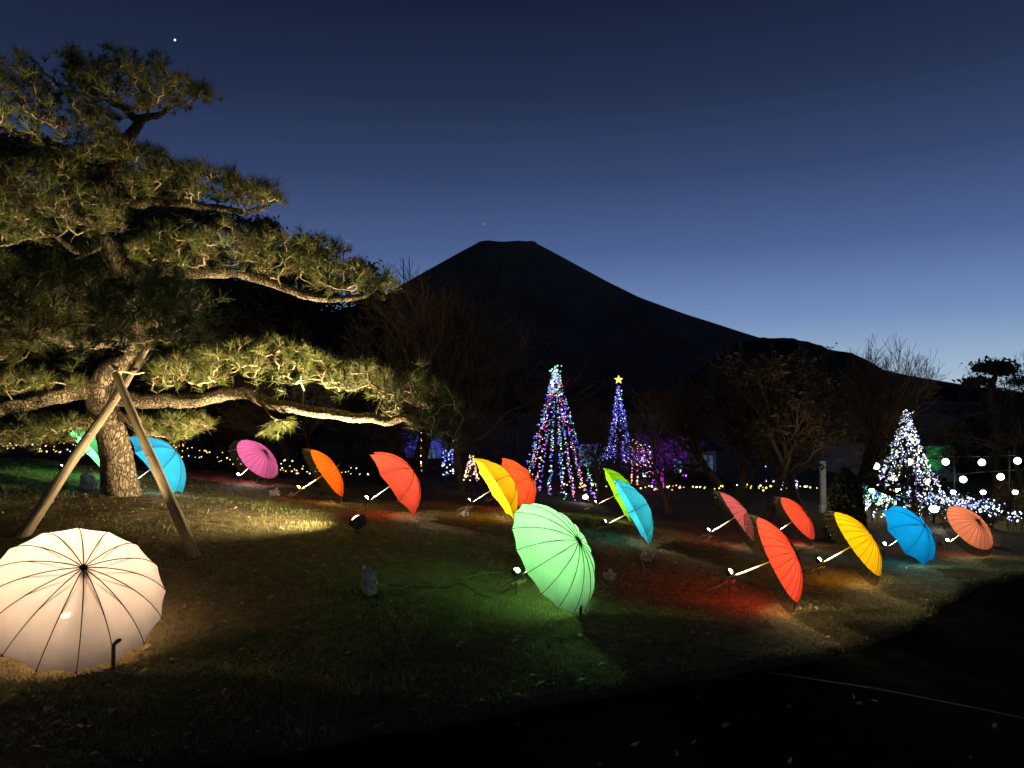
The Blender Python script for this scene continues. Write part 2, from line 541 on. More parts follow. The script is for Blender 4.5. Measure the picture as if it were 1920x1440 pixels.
def ground_material():
    m, t, p, o = new_mat('lawn_soil')
    p.inputs['Roughness'].default_value = .95; p.inputs['Specular IOR Level'].default_value = .1
    tcn = t.nodes.new('ShaderNodeTexCoord')

    def noise(s, d=6, r=.65):
        n = t.nodes.new('ShaderNodeTexNoise'); n.inputs['Scale'].default_value = s; n.inputs['Detail'].default_value = d; n.inputs['Roughness'].default_value = r
        t.links.new(tcn.outputs['Object'], n.inputs['Vector']); return n

    def ramp(src, stops):
        r = t.nodes.new('ShaderNodeValToRGB')
        while len(r.color_ramp.elements) < len(stops): r.color_ramp.elements.new(.5)
        for e, (p_, c) in zip(r.color_ramp.elements, stops): e.position = p_; e.color = (*c, 1)
        t.links.new(src, r.inputs[0]); return r
    a = ramp(noise(9, 8, .75).outputs['Fac'], [(.3, (.06, .043, .024)), (.5, (.145, .112, .058)), (.62, (.23, .185, .088)), (.75, (.11, .12, .046))])
    b = ramp(noise(60, 6, .8).outputs['Fac'], [(.35, (.25, .25, .25)), (.65, (1.25, 1.2, 1.1))])
    mu = t.nodes.new('ShaderNodeMixRGB'); mu.blend_type = 'MULTIPLY'; mu.inputs[0].default_value = .85
    t.links.new(a.outputs[0], mu.inputs[1]); t.links.new(b.outputs[0], mu.inputs[2])
    t.links.new(mu.outputs[0], p.inputs['Base Color'])
    bp = t.nodes.new('ShaderNodeBump'); bp.inputs['Strength'].default_value = .8; bp.inputs['Distance'].default_value = .02
    t.links.new(noise(45, 8, .8).outputs['Fac'], bp.inputs['Height']); t.links.new(bp.outputs[0], p.inputs['Normal'])
    return m


M['soil'] = ground_material()
gme = np_mesh('ground', np.stack([GX, GY, GZ], -1).reshape(-1, 3), Q, True, [M['soil']])
tag(lnk('ground', gme), kind='structure')

# dark tarred path, fanned out from its border with the lawn
M['asphalt'] = mat('asphalt', (.010, .0095, .007), (.024, .0225, .017), rough=1.0, spec=.0, scale=5, bump=.7, bscale=160, detail=8)
TL = np.concatenate([[0], np.linspace(.015, 1, 40) ** 1.6])
PO = np.array([9.0, -11.0])
PX = EDGE[:, None, :] + TL[None, :, None] * (PO - EDGE)[:, None, :]
PZ = ground0(PX[..., 0], PX[..., 1]) - .03
PZ[:, 0] -= .09
nt_ = len(TL)
i, j = np.meshgrid(np.arange(len(EDGE) - 1), np.arange(nt_ - 1), indexing='ij')
PQ = np.stack([i * nt_ + j, i * nt_ + j + 1, (i + 1) * nt_ + j + 1, (i + 1) * nt_ + j], -1).reshape(-1, 4)
pth = lnk('path', np_mesh('path', np.concatenate([PX, PZ[..., None]], -1).reshape(-1, 3), PQ, True, [M['asphalt']]))
tag(pth, kind='structure')


def path_pt(px, py):
    d = at(px, py, 1) - CAM
    ts = np.arange(2, 30, .01); P = CAM + d * ts[:, None]
    g = ground0(P[:, 0], P[:, 1]) - .03
    k = np.argmax(P[:, 2] < g); return np.array([P[k, 0], P[k, 1], g[k]])


# pale filled joint running across the tar
M['joint'] = mat('pale_joint', (.03, .03, .028), (.20, .195, .18), rough=.8, scale=6)
jp = catmull([path_pt(*q) for q in [(1440, 1262), (1540, 1278), (1640, 1293), (1740, 1312), (1840, 1332), (1960, 1358), (2150, 1400)]], 10)
jw = .012 + .006 * rng.random(len(jp))
V = []
for k_, p_ in enumerate(jp):
    tt = jp[min(k_ + 1, len(jp) - 1)] - jp[max(k_ - 1, 0)]; nn = np.array([-tt[1], tt[0], 0]); nn /= np.linalg.norm(nn)
    V += [p_ + nn * jw[k_] + [0, 0, .006], p_ - nn * jw[k_] + [0, 0, .006]]
lnk('joint', np_mesh('joint', np.array(V), np.array([[2 * k_, 2 * k_ + 1, 2 * k_ + 3, 2 * k_ + 2] for k_ in range(len(jp) - 1)]), False, [M['joint']]), pth)

# ------------------------------------------------------------------ volcano and foothills
M['rock'] = mat('volcano_slope', (.055, .060, .070), (.105, .110, .118), rough=.95, scale=.0012, detail=8)
M['forest'] = mat('forest_slope', (.024, .027, .028), (.045, .048, .050), rough=.95, scale=.004, detail=8)
MD = 13000.0; mpp = MD / F
prof = [(0, 462), (20, 460), (38, 454), (48, 450), (60, 456), (90, 472), (120, 489), (150, 506), (190, 529), (250, 560), (300, 579), (350, 597), (400, 613), (450, 630), (520, 652), (620, 680), (760, 712), (900, 735), (1200, 765), (1700, 785)]
pr = np.array([p[0] for p in prof]) * mpp; ph = (770 - np.array([p[1] for p in prof])) * mpp
rr = np.concatenate([np.linspace(0, 60, 9), np.geomspace(66, 1690, 70)]) * mpp
na = 260
aa = np.linspace(0, 2 * PI, na, endpoint=False)
RRm, AAm = np.meshgrid(rr, aa, indexing='ij')
HH = np.interp(RRm, pr, ph)
gul = np.zeros_like(HH)
for f_, am in ((9, .35), (17, .3), (31, .22), (57, .18)):
    gul += am * np.sin(f_ * AAm + 3 * np.sin(AAm * 2 + f_) + RRm / 2600)
HH += gul * (30 + 60 * sstep(.1, .8, -np.sin(AAm))) * sstep(60 * mpp, 300 * mpp, RRm)
HH += np.where(RRm < 56 * mpp, (np.cos(AAm * 2) * 16 + np.sin(AAm * 5 + 1) * 7) * sstep(20 * mpp, 50 * mpp, RRm), 0)
MCx = (950 - 960) * mpp
vm = np.stack([MCx + RRm * np.cos(AAm), MD + RRm * np.sin(AAm) * .30, HH + CAM[2] - 4], -1).reshape(-1, 3)
i, j = np.meshgrid(np.arange(len(rr) - 1), np.arange(na), indexing='ij')
mq = np.stack([i * na + j, (i + 1) * na + j, (i + 1) * na + (j + 1) % na, i * na + (j + 1) % na], -1).reshape(-1, 4)
tag(lnk('mountain', np_mesh('mountain', vm, mq, True, [M['rock']])), 'dark flat topped volcano rising behind the garden', kind='structure')


def ridge(name, D, pts, depth, m):
    xs = np.linspace(pts[0][0], pts[-1][0], 160)
    ys = np.interp(xs, [p[0] for p in pts], [p[1] for p in pts])
    s = D / F
    h = (770 - ys) * s + vnoise(xs, xs * 0, 14, 5) * 2.2 * s + vnoise(xs, xs * 0, 4, 6) * 1.0 * s
    h = np.maximum(h, 2) + CAM[2]
    X = (xs - 960) * s
    tt = np.linspace(-1, 1, 21)
    V = np.stack([np.repeat(X[:, None], 21, 1), np.repeat((D + depth * tt)[None], 160, 0) + vnoise(xs, xs * 0, 30, 8)[:, None] * depth * .3,
                  h[:, None] * np.cos(tt * PI / 2)[None] ** 1.2 - 3], -1).reshape(-1, 3)
    i, j = np.meshgrid(np.arange(159), np.arange(20), indexing='ij')
    q = np.stack([i * 21 + j, (i + 1) * 21 + j, (i + 1) * 21 + j + 1, i * 21 + j + 1], -1).reshape(-1, 4)
    tag(lnk(name, np_mesh(name, V, q, True, [m])), kind='structure')


ridge('foothill', 8200, [(1300, 700), (1380, 642), (1430, 632), (1500, 636), (1560, 652), (1600, 668), (1650, 695), (1700, 712), (1760, 717), (1810, 724), (1900, 745), (2100, 758), (2600, 768)], 900, M['forest'])
ridge('wooded_hill', 900, [(-900, 610), (-300, 560), (200, 560), (500, 585), (700, 600), (850, 640), (1000, 690), (1200, 720), (1500, 742), (1900, 752), (2500, 762)], 160, M['forest'])

# one bright planet in the evening sky
pl = MB().ball((0, 0, 0), 5.5, 8, 6).build('evening_star', emit('star_light', (.85, .93, 1), 6), smooth=True)
pl.location = at(328, 75, 5000); tag(pl, 'single bright white star high in the dark blue sky', 'star', kind='structure')

fs = MB().ball((0, 0, 0), 5.0, 8, 6, sc=(.7, .7, 1.5)).build('faint_smudge', emit('faint_smudge_emit', (.75, .82, 1), .30), smooth=True)  # small elongated smudge in the sky over the summit
fs.location = at(908, 420, 5000); tag(fs, 'faint dim smudge just above the volcano summit', 'star', kind='structure')

# ------------------------------------------------------------------ umbrellas
ANG = 1.02


def dome(t, R=.5):
    return R * np.sin(t * ANG) / math.sin(ANG), R * (np.cos(t * ANG) - math.cos(ANG)) / math.sin(ANG)


def panel_mesh(name, n, t0, t1, scallop, m, nu=6, ntt=9, span=1):
    u = np.linspace(0, 1, nu + 1); t = np.linspace(t0, t1, ntt + 1)
    Uu, Tt = np.meshgrid(u, t, indexing='ij')
    phi = (Uu - .5) * 2 * PI / n
    r, z = dome(Tt)
    c = math.cos(PI / n) / np.cos(phi)
    bulge = 1 - (2 * Uu - 1) ** 2
    r2 = r * (1 - (1 - c) * .8 - scallop * bulge * Tt ** 4)
    z2 = z - .028 * bulge * (8 / n) * np.sin(Tt * PI) * .6 + scallop * .25 * bulge * Tt ** 4 * .5
    V = np.stack([r2 * np.cos(phi), r2 * np.sin(phi), z2], -1).reshape(-1, 3)
    k = ntt + 1
    i, j = np.meshgrid(np.arange(nu), np.arange(ntt), indexing='ij')
    q = np.stack([i * k + j, i * k + j + 1, (i + 1) * k + j + 1, (i + 1) * k + j], -1).reshape(-1, 4)
    return np_mesh(name, V, q, True, [m])


def rib_mesh(n, t1, rad, m):
    t = np.linspace(.02, t1, 15)
    r, z = dome(t)
    P = np.stack([r * math.cos(PI / n), r * math.sin(PI / n), z], -1)
    nrm = np.stack([np.sin(t * ANG) * math.cos(PI / n), np.sin(t * ANG) * math.sin(PI / n), np.cos(t * ANG)], -1)
    b = MB(); b.tube(P + nrm * rad * .35, np.linspace(rad, rad * .75, 15), 5)
    b.ball(P[-1] + nrm[-1] * .001, rad * 1.9, 6, 4)
    return b, P


def strut_mesh(n, rad, zr, ts):
    r, z = dome(np.array([ts]))
    e = np.array([r[0] * math.cos(PI / n), r[0] * math.sin(PI / n), z[0] - .004])
    s = np.array([.016 * math.cos(PI / n), .016 * math.sin(PI / n), zr])
    b = MB(); b.tube([s, (s + e) / 2 + np.array([0, 0, .004]), e], rad, 4)
    b.ball(e, rad * 2.2, 6, 4)
    return b


_cache = {}


def mesh_of(mb, name, m, smooth=True):
    o = mb.build(name, m, None, smooth); me = o.data; bpy.data.objects.remove(o); return me


def umb_parts(typ, n):
    key = (typ, n)
    if key in _cache: return _cache[key]
    d = {}
    h = dome(np.array([0.0]))[1][0]
    rr_ = .0036 if typ == 'A' else (.0026 if typ == 'C' else .0032)
    rb, _ = rib_mesh(n, 1.0, rr_, M['rib'])
    d['rib'] = mesh_of(rb, 'rib', M['rib'])
    d['strut'] = mesh_of(strut_mesh(n, .0022, h - .20, .50), 'strut', M['rib'])
    end = -.50
    rs = .0085 if typ == 'C' else .0055
    d['shaft'] = mesh_of(MB().tube([(0, 0, end), (0, 0, 0), (0, 0, h - .01)], rs, 8), 'shaft', M['shaft_wood'] if typ == 'C' else M['shaft_metal'])
    hk = [(0, 0, end + .05), (0, 0, end - .02)]
    for a in np.linspace(0, PI * 1.05, 9)[1:]:
        hk.append((.05 - .05 * math.cos(a), 0, end - .02 - .05 * math.sin(a)))
    hk.append((hk[-1][0], 0, hk[-1][2] + .02))
    d['handle'] = mesh_of(MB().tube(hk, rs * 1.55, 8), 'handle', M['shaft_wood'])
    fl = .065 if typ == 'C' else .035
    d['ferrule'] = mesh_of(MB().tube([(0, 0, h - .01), (0, 0, h + .012), (0, 0, h + .014), (0, 0, h + fl)], [.019, .013, rs, rs * .7], 8), 'ferrule', M['rib'] if typ != 'C' else M['shaft_wood'])
    d['runner'] = mesh_of(MB().tube([(0, 0, h - .24), (0, 0, h - .19), (0, 0, h - .185)], [.010, .010, .017], 10), 'runner', M['rib'])
    _cache[key] = d
    return d


def spot(name, parent, loc, direction, color, power, cone, blend=.35, rad=.03):
    ld = bpy.data.lights.new(name, 'SPOT'); ld.color = color; ld.energy = power
    ld.spot_size = math.radians(cone); ld.spot_blend = blend; ld.shadow_soft_size = rad
    o = lnk(name, ld, parent)
    q = Vector([float(v) for v in direction]).to_track_quat('-Z', 'Y')
    o.matrix_local = Matrix.Translation(Vector([float(v) for v in loc])) @ q.to_matrix().to_4x4()
    return o


def basis(zaxis, xhint=(0, 0, 1)):
    z = np.array(zaxis, float); z /= np.linalg.norm(z)
    x = np.array(xhint, float) - z * (np.array(xhint, float) @ z); x /= np.linalg.norm(x)
    return np.stack([x, np.cross(z, x), z], 1)


def flood_light(pos, direction, color, power, cone, lens_s, label, size=1.0, blend=.35, group=None, rad=.03, lens_c=None):
    """round-shouldered black LED flood light on a ground spike, beam along direction"""
    pos = np.array(pos, float); g = gz(pos[0], pos[1])
    root = empty('flood_light', (pos[0], pos[1], g), label, 'flood light', group)
    o = pos - np.array([pos[0], pos[1], g])
    R = basis(direction)
    d = R[:, 2]; s = size
    b = MB()
    b.box(o - d * .030 * s, (.085 * s, .115 * s, .034 * s), R)
    b.box(o - d * .055 * s, (.055 * s, .080 * s, .020 * s), R, taper=1)
    for k in range(5):                                   # cooling fins
        b.box(o - d * .060 * s + R[:, 1] * (k - 2) * .018 * s, (.07 * s, .005 * s, .030 * s), R)
    for sx_, sy_, cx_, cy_ in ((.092, .006, 0, .058), (.092, .006, 0, -.058), (.006, .122, .045, 0), (.006, .122, -.045, 0)):
        b.box(o - d * .008 * s + R[:, 0] * cx_ * s + R[:, 1] * cy_ * s, (sx_ * s, sy_ * s, .020 * s), R)
    b.build('housing', M['black'], root)
    lb = MB(); nu, nv = 6, 16; V = []
    for a in range(nu + 1):
        for c in range(nv):
            f_ = a / nu; an = 2 * PI * c / nv
            x = f_ * .040 * s * math.cos(an); y = f_ * .052 * s * math.sin(an)
            V.append(o + R[:, 0] * x + R[:, 1] * y + d * (-.008 * s + .030 * s * math.sqrt(max(0, 1 - f_ * f_))))
    lb.add(V, [(a * nv + c, (a + 1) * nv + c, (a + 1) * nv + (c + 1) % nv, a * nv + (c + 1) % nv) for a in range(nu) for c in range(nv)])
    lb.build('lens', emit('lens_glow', lens_c or color, lens_s), root, True)
    bb = MB()
    side = R[:, 1]
    piv = o - d * .03 * s
    low = np.array([piv[0], piv[1], piv[2] - .075 * s])
    for sg in (-1, 1):
        bb.tube([piv + side * sg * .064 * s, low + side * sg * .064 * s], .004 * s, 4)
    bb.tube([low - side * .066 * s, low + side * .066 * s], .005 * s, 4)
    bb.build('bracket', M['metal'], root)
    MB().tube([low, (low[0], low[1], min(low[2] - .02, -.06))], .008 * s, 6).build('spike', M['metal'], root)
    spot('beam', root, o + d * .03 * s, direction, color, power, cone, blend, rad)
    return root


# fabric, lamp colour, lamp power, lens strength, label
WARM = (1, .80, .50); NEUT = (1, .90, .74)
LOOK = {
    'white': (fabric('white_cloth', (.88, .70, .72), .62, .035), (1, .80, .46), 56, 40, 'big round white umbrella glowing cream, lit from within beside the pine poles', 'warm lamp glowing through the cloth of the big white umbrella'),
    'green': (fabric('pale_green_cloth', (.70, .76, .66), .58), (.34, 1, .32), 62, 20, 'pale green sixteen rib umbrella glowing on the open lawn', 'green lamp shining into the pale green umbrella on the lawn'),
    'yellow': (fabric('yellow_cloth', (.88, .50, .012), .55), WARM, 44, 30, 'bright yellow umbrella tipped open in front of the orange red one', 'lamp at the hooked handle of the yellow umbrella before the orange red one'),
    'orange_back': (fabric('vermilion_cloth', (.86, .105, .030), .58), WARM, 40, 30, 'orange red umbrella half hidden behind the bright yellow one', 'lamp behind the yellow umbrella lighting the orange red one'),
    'red_scallop': (fabric('coral_cloth', (.82, .085, .042), .58), NEUT, 44, 30, 'coral red scalloped umbrella without a border, between orange and yellow ones', 'lamp at the thin shaft of the coral red scalloped umbrella'),
    'orange': (fabric('orange_cloth', (.90, .140, .012), .58), (1, .72, .30), 50, 34, 'orange many ribbed umbrella with see through dark border', 'yellow lamp under the orange many ribbed umbrella'),
    'pink': (fabric('pink_cloth', (.72, .13, .36), .58), (1, .96, .86), 40, 40, 'pink many ribbed umbrella with grey border, farthest back near the string lights', 'white lamp under the pink many ribbed umbrella'),
    'green_left': (fabric('mint_cloth', (.16, .66, .26), .55), (.7, 1, .7), 34, 30, 'mint green umbrella mostly hidden behind the pine trunk', 'lamp of the mint green umbrella behind the pine trunk'),
    'blue_left': (fabric('sky_blue_cloth', (.018, .27, .54), .58), NEUT, 38, 30, 'sky blue umbrella standing just behind the pine trunk', 'lamp of the sky blue umbrella behind the pine trunk'),
    'lime': (fabric('lime_cloth', (.17, .56, .012), .85), WARM, 24, 30, 'lime green umbrella partly behind the turquoise one', 'yellowish lamp on the thin shaft of the lime green umbrella'),
    'teal': (fabric('turquoise_cloth', (.022, .34, .48), 1.0), NEUT, 26, 30, 'turquoise umbrella overlapping the lime green one', 'lamp at the thin shaft of the turquoise umbrella'),
    'rose': (fabric('rose_cloth', (.66, .13, .13), .58), NEUT, 30, 30, 'dusky rose umbrella seen nearly edge on behind the large red one', 'lamp of the dusky rose umbrella seen edge on'),
    'red_far': (fabric('scarlet_cloth', (.84, .078, .045), .58), WARM, 44, 30, 'small red bordered umbrella farther back beside the white post', 'lamp of the small red umbrella farther back'),
    'red_big': (fabric('red_cloth', (.86, .075, .045), .58), (1, .80, .46), 58, 34, 'large red bordered umbrella standing in front of the rose one', 'lamp on the brown board of the large red umbrella'),
    'yellow_right': (fabric('golden_cloth', (.90, .46, .006), .58), (1, .84, .42), 56, 34, 'golden yellow many ribbed umbrella with dark border', 'lamp on the shaft of the golden bordered umbrella'),
    'blue_right': (fabric('azure_cloth', (.006, .25, .58), .60), (.45, 1, .95), 38, 30, 'azure blue scalloped umbrella below the white light tree', 'turquoise lamp under the azure blue umbrella'),
    'salmon': (fabric('salmon_cloth', (.70, .20, .14), .58), (1, .92, .55), 40, 36, 'salmon many ribbed umbrella with dark border beside the blue light hedge', 'yellow white lamp under the salmon umbrella'),
}
M['border'] = fabric('dark_border_film', (.020, .018, .010), .4, .32)
BOARDED = {'green', 'red_big', 'yellow_right', 'rose', 'yellow', 'red_far'}
UINFO = {}
UPOW = 5.2
for ui, u in enumerate(UMB):
    key, typ, n = u[0], u[1], u[2]
    lo, hi = 2.5, 22.0
    Z = F * u[3] / u[6]
    for _ in range(25):                                   # slide along the sight line until the rim rests on the lawn
        C, A, R, low = u_geom(u, Z)
        Z *= 1 + .25 * (low[2] - gz(low[0], low[1]) - .012) / 1.9
    C, A, R, low = u_geom(u, Z)
    D = 2 * R
    fab, lcol, lpow, lens_s, label, llabel = LOOK[key]
    sp = random.random() * 6.28
    x0 = basis(A)
    Rm = x0 @ np.array([[math.cos(sp), -math.sin(sp), 0], [math.sin(sp), math.cos(sp), 0], [0, 0, 1]])
    root = empty('umbrella', low, label, 'umbrella', 'lit umbrellas laid open on the lawn')
    root.matrix_world = Matrix.Translation(Vector(low)) @ Matrix(Rm.tolist()).to_4x4() @ Matrix.Diagonal((D, D, D * random.uniform(.90, 1.10), 1))
    off = Vector((Rm.T @ (C - low) / D).tolist()); off.z = 0
    parts = umb_parts(typ, n)
    tb = .79 if typ == 'C' else 1.0
    pm = panel_mesh('panel', n, .015, tb, {'A': .022, 'B': .075, 'C': .004}[typ], fab, nu={'A': 5, 'B': 10, 'C': 3}[typ])
    bm_ = panel_mesh('border_panel', n, .79, 1.0, .004, M['border'], nu=3, ntt=3) if typ == 'C' else None
    for k in range(n):
        a = 2 * PI * k / n
        p = lnk('panel', pm, root); p.location = off; p.rotation_euler = (0, 0, a)
        if bm_:
            q = lnk('border_panel', bm_, root); q.location = off; q.rotation_euler = (0, 0, a)
        rb = lnk('rib', parts['rib'], root); rb.location = off; rb.rotation_euler = (0, 0, a)
        lnk('strut', parts['strut'], rb)
    for nm in ('shaft', 'handle', 'ferrule', 'runner'):
        o = lnk(nm, parts[nm], root); o.location = off
        if nm == 'handle': o.rotation_euler = (0, 0, -sp + 1.2)
    UINFO[key] = (C, A, D, low)
    print('UMB', key, 'Z %.2f D %.2f' % (Z, D), np.round(low, 2))
    # its lamp, by the handle, aimed at the inside of the canopy
    lp = C - A * .37 * D
    side = np.cross(A, [0, 0, 1.]); side /= np.linalg.norm(side)
    lp = lp + np.cross(side, A) * .055
    lp[2] = max(lp[2], gz(lp[0], lp[1]) + .10)
    upl = np.array([0, 0, 1.]) - A * A[2]; upl /= np.linalg.norm(upl)
    aim = C + A * .12 * D + upl * {'white': .24, 'green': .24}.get(key, .12) * D - lp
    flood_light(lp, aim, lcol, lpow * UPOW, 174, lens_s, llabel, .68, .85, 'lamps lighting the umbrellas')
    if key in BOARDED:                                    # plank that props the handle, its low end on the lawn
        top = C - A * .40 * D - np.cross(side, A) * .05
        k = top.copy(); step = A * .01; ln = 0
        while k[2] > gz(k[0], k[1]) + .0 and ln < 60: k = k - step; ln += 1
        k = k - A * .05
        Rb = basis(np.cross(side, A), A)
        mid = (top + k) / 2; L = np.linalg.norm(top - k) + .04
        rt = empty('prop_board', k, {'green': 'brown prop board under the handle of the pale green umbrella', 'red_big': 'brown prop board under the handle of the large red umbrella', 'yellow_right': 'brown prop board under the golden bordered umbrella handle', 'rose': 'small prop board under the dusky rose umbrella handle', 'yellow': 'prop board under the hooked handle of the yellow umbrella', 'red_far': 'prop board under the small red umbrella farther back'}[key], 'board', 'boards propping umbrella handles')
        b = MB()
        b.box(mid - k, (L, .15, .018), Rb)
        b.build('plank', M['board'], rt)
        w = MB(); w.box(mid - k + np.cross(side, A) * .017 + A * L * .25, (.05, .17, .016), Rb); w.box(mid - k - np.cross(side, A) * .016 - A * L * .2, (.05, .15, .018), Rb)
        w.build('cleat', M['board'], rt)

# ------------------------------------------------------------------ the old garden pine
PINE = at(225, 921, 8.8); PINE[2] = gz(PINE[0], PINE[1])


TS = 8.8 / 7.6


def path3(spec, n=10):
    """spec rows px, py, depth, radius -> smooth 3-D points and radii"""
    s = np.array(spec, float)
    s[:, 2] *= TS; s[:, 3] *= 1.12
    P = np.array([at(a, b, c) for a, b, c, r in s])
    c = catmull(np.hstack([P, s[:, 3:4]]), n)
    return c[:, :3], c[:, 3]


def gnarl(amp):
    def f(n, k):
        z = np.zeros((n, k))
        ii, jj = np.meshgrid(np.arange(n), np.arange(k), indexing='ij')
        for fr, am in ((1, .5), (2, .35), (3.3, .25)):
            ph_ = rng.random() * 6
            z += am * np.sin(jj / k * 2 * PI * round(fr) + ii * .11 * fr + ph_) * np.cos(ii * .17 * fr + ph_ * 2)
        return 1 + amp * z + rng.normal(0, amp * .28, (n, k))
    return f


tree = empty('pine_tree', PINE, 'old garden pine with twisted trunk and layered needle pads, propped by poles', 'tree')


def limb(spec, name, m, k=18, n=12, amp=.10, wob=.0):
    P, R = path3(spec, n)
    if wob:
        P = P + np.stack([vnoise(np.arange(len(P)) * 1.0, np.full(len(P), 3.3 * i_), 5.0, int(rng.integers(999))) for i_ in range(3)], -1) * wob
    V, q = tube_np(P, R, k, 0, gnarl(amp))
    o = lnk(name, np_mesh(name, V - PINE, q, True, [m]), tree)
    return P, R


T_ = 7.6
trunkP, trunkR = limb([(230, 945, T_, .205), (225, 915, T_, .178), (221, 880, T_, .160), (212, 820, T_, .148), (196, 775, T_, .146), (192, 740, T_, .146), (205, 705, T_, .145), (240, 675, T_, .14), (266, 640, T_, .125),
                       (262, 590, T_, .115), (238, 530, T_, .105), (208, 470, T_, .097), (188, 428, T_, .09), (200, 380, T_, .085), (211, 335, T_, .075), (222, 285, T_, .065), (250, 247, T_, .055), (266, 222, T_, .045)], 'trunk', M['bark'], 56, 16, .075)
LIMBS = {}


def add_limb(key, spec, k=18, amp=.17, wob=.07): LIMBS[key] = limb(spec, 'limb', M['limb'], k, 12, amp, wob)


add_limb('low_right', [(215, 745, T_, .085), (270, 752, 7.5, .075), (330, 750, 7.45, .066), (400, 745, 7.4, .062), (460, 735, 7.35, .062), (520, 757, 7.3, .058), (600, 775, 7.2, .052), (690, 785, 7.1, .045), (760, 789, 7.0, .035), (835, 806, 6.9, .018)])
add_limb('low_left', [(200, 735, T_, .095), (150, 737, 7.5, .085), (100, 746, 7.35, .078), (40, 760, 7.2, .07), (-40, 775, 7.0, .06), (-140, 770, 6.8, .045)])
add_limb('mid_right', [(230, 505, T_, .07), (270, 512, 7.55, .062), (330, 511, 7.5, .056), (420, 513, 7.4, .052), (510, 532, 7.3, .046), (600, 556, 7.2, .038), (680, 552, 7.15, .026), (735, 522, 7.1, .012)])
add_limb('high_right', [(205, 372, T_, .055), (250, 380, 7.55, .050), (300, 381, 7.5, .045), (390, 386, 7.4, .036), (465, 398, 7.35, .024), (515, 372, 7.3, .010)])
add_limb('top_left', [(266, 224, T_, .045), (235, 205, 7.55, .035), (195, 182, 7.5, .026), (150, 150, 7.45, .016), (130, 115, 7.4, .008)])
add_limb('top_right', [(262, 228, T_, .045), (300, 213, 7.55, .030), (345, 185, 7.5, .020), (380, 160, 7.45, .009)])
add_limb('upper_left', [(222, 285, T_, .05), (150, 288, 7.4, .042), (90, 270, 7.2, .033), (20, 245, 7.0, .022), (-50, 225, 6.9, .012)])
add_limb('mid_left', [(190, 432, T_, .06), (130, 398, 7.4, .05), (60, 384, 7.2, .042), (0, 372, 7.1, .034), (-80, 350, 7.0, .022)])
add_limb('bent_left', [(200, 460, T_, .03), (150, 470, 7.3, .026), (100, 440, 7.1, .022), (40, 448, 7.0, .018), (-30, 470, 6.9, .014)])
add_limb('front_left', [(255, 650, T_, .07), (215, 640, 7.1, .06), (160, 640, 5.9, .05), (80, 630, 5.0, .035), (-40, 610, 4.6, .02)])
add_limb('front_right', [(262, 600, T_, .06), (290, 600, 6.6, .045), (330, 590, 5.4, .032), (385, 565, 4.8, .014)])
add_limb('under_left', [(195, 760, T_, .045), (140, 795, 7.5, .035), (80, 805, 7.3, .025), (0, 812, 7.1, .015)], amp=.1)
add_limb('under_right', [(215, 775, T_, .040), (270, 805, 7.6, .032), (320, 806, 7.7, .024), (375, 790, 7.8, .012)], amp=.1)
add_limb('hanging', [(480, 745, 7.33, .02), (500, 765, 7.25, .014), (517, 783, 7.2, .008)], 8)

# needle pads: rows px, y top, y bottom; depth at the ends; half thickness; tufts; limb keys
PADS = [
    ([(285, 672, 735), (350, 640, 728), (430, 632, 715), (520, 640, 722), (600, 655, 728), (680, 662, 742), (735, 695, 752), (752, 718, 755)], 7.5, 7.0, .42, 320, ['low_right']),
    ([(720, 685, 790), (790, 675, 825), (850, 715, 845), (875, 765, 835)], 7.1, 6.8, .40, 70, ['low_right']),
    ([(-60, 690, 745), (60, 688, 735), (150, 692, 730), (180, 700, 728)], 7.0, 7.5, .35, 90, ['low_left']),
    ([(-60, 775, 845), (60, 775, 838), (150, 772, 832), (185, 780, 805)], 7.0, 7.5, .35, 150, ['under_left', 'low_left']),
    ([(255, 768, 800), (300, 762, 825), (350, 765, 825), (388, 772, 800)], 7.6, 7.8, .30, 100, ['under_right']),
    ([(235, 440, 490), (300, 412, 505), (380, 405, 510), (460, 415, 517), (540, 430, 530), (600, 440, 550), (660, 465, 552), (715, 492, 545), (745, 513, 530)], 7.5, 7.1, .42, 420, ['mid_right']),
    ([(225, 305, 368), (300, 285, 374), (360, 280, 382), (420, 300, 386), (480, 318, 393), (527, 345, 380)], 7.55, 7.25, .40, 300, ['high_right']),
    ([(70, 275, 345), (150, 245, 330), (220, 238, 300), (300, 265, 320), (340, 290, 330)], 7.3, 7.5, .40, 170, ['upper_left', 'high_right']),
    ([(112, 75, 160), (170, 85, 195), (230, 80, 212), (290, 95, 215), (350, 130, 203), (395, 158, 190)], 7.4, 7.45, .38, 300, ['top_left', 'top_right']),
    ([(-60, 105, 250), (20, 95, 262), (80, 130, 275), (150, 150, 282), (225, 190, 275)], 6.9, 7.5, .42, 300, ['upper_left', 'top_left']),
    ([(-60, 285, 450), (40, 292, 462), (120, 300, 465), (190, 335, 430), (235, 365, 425)], 6.9, 7.5, .42, 320, ['mid_left', 'bent_left']),
    ([(-60, 490, 685), (60, 480, 695), (150, 480, 695), (250, 490, 680), (330, 500, 655), (400, 530, 620)], 4.6, 4.7, .45, 420, ['front_left', 'front_right']),
    ([(490, 770, 790), (517, 772, 800), (545, 772, 792)], 7.25, 7.2, .08, 12, ['hanging']),
]


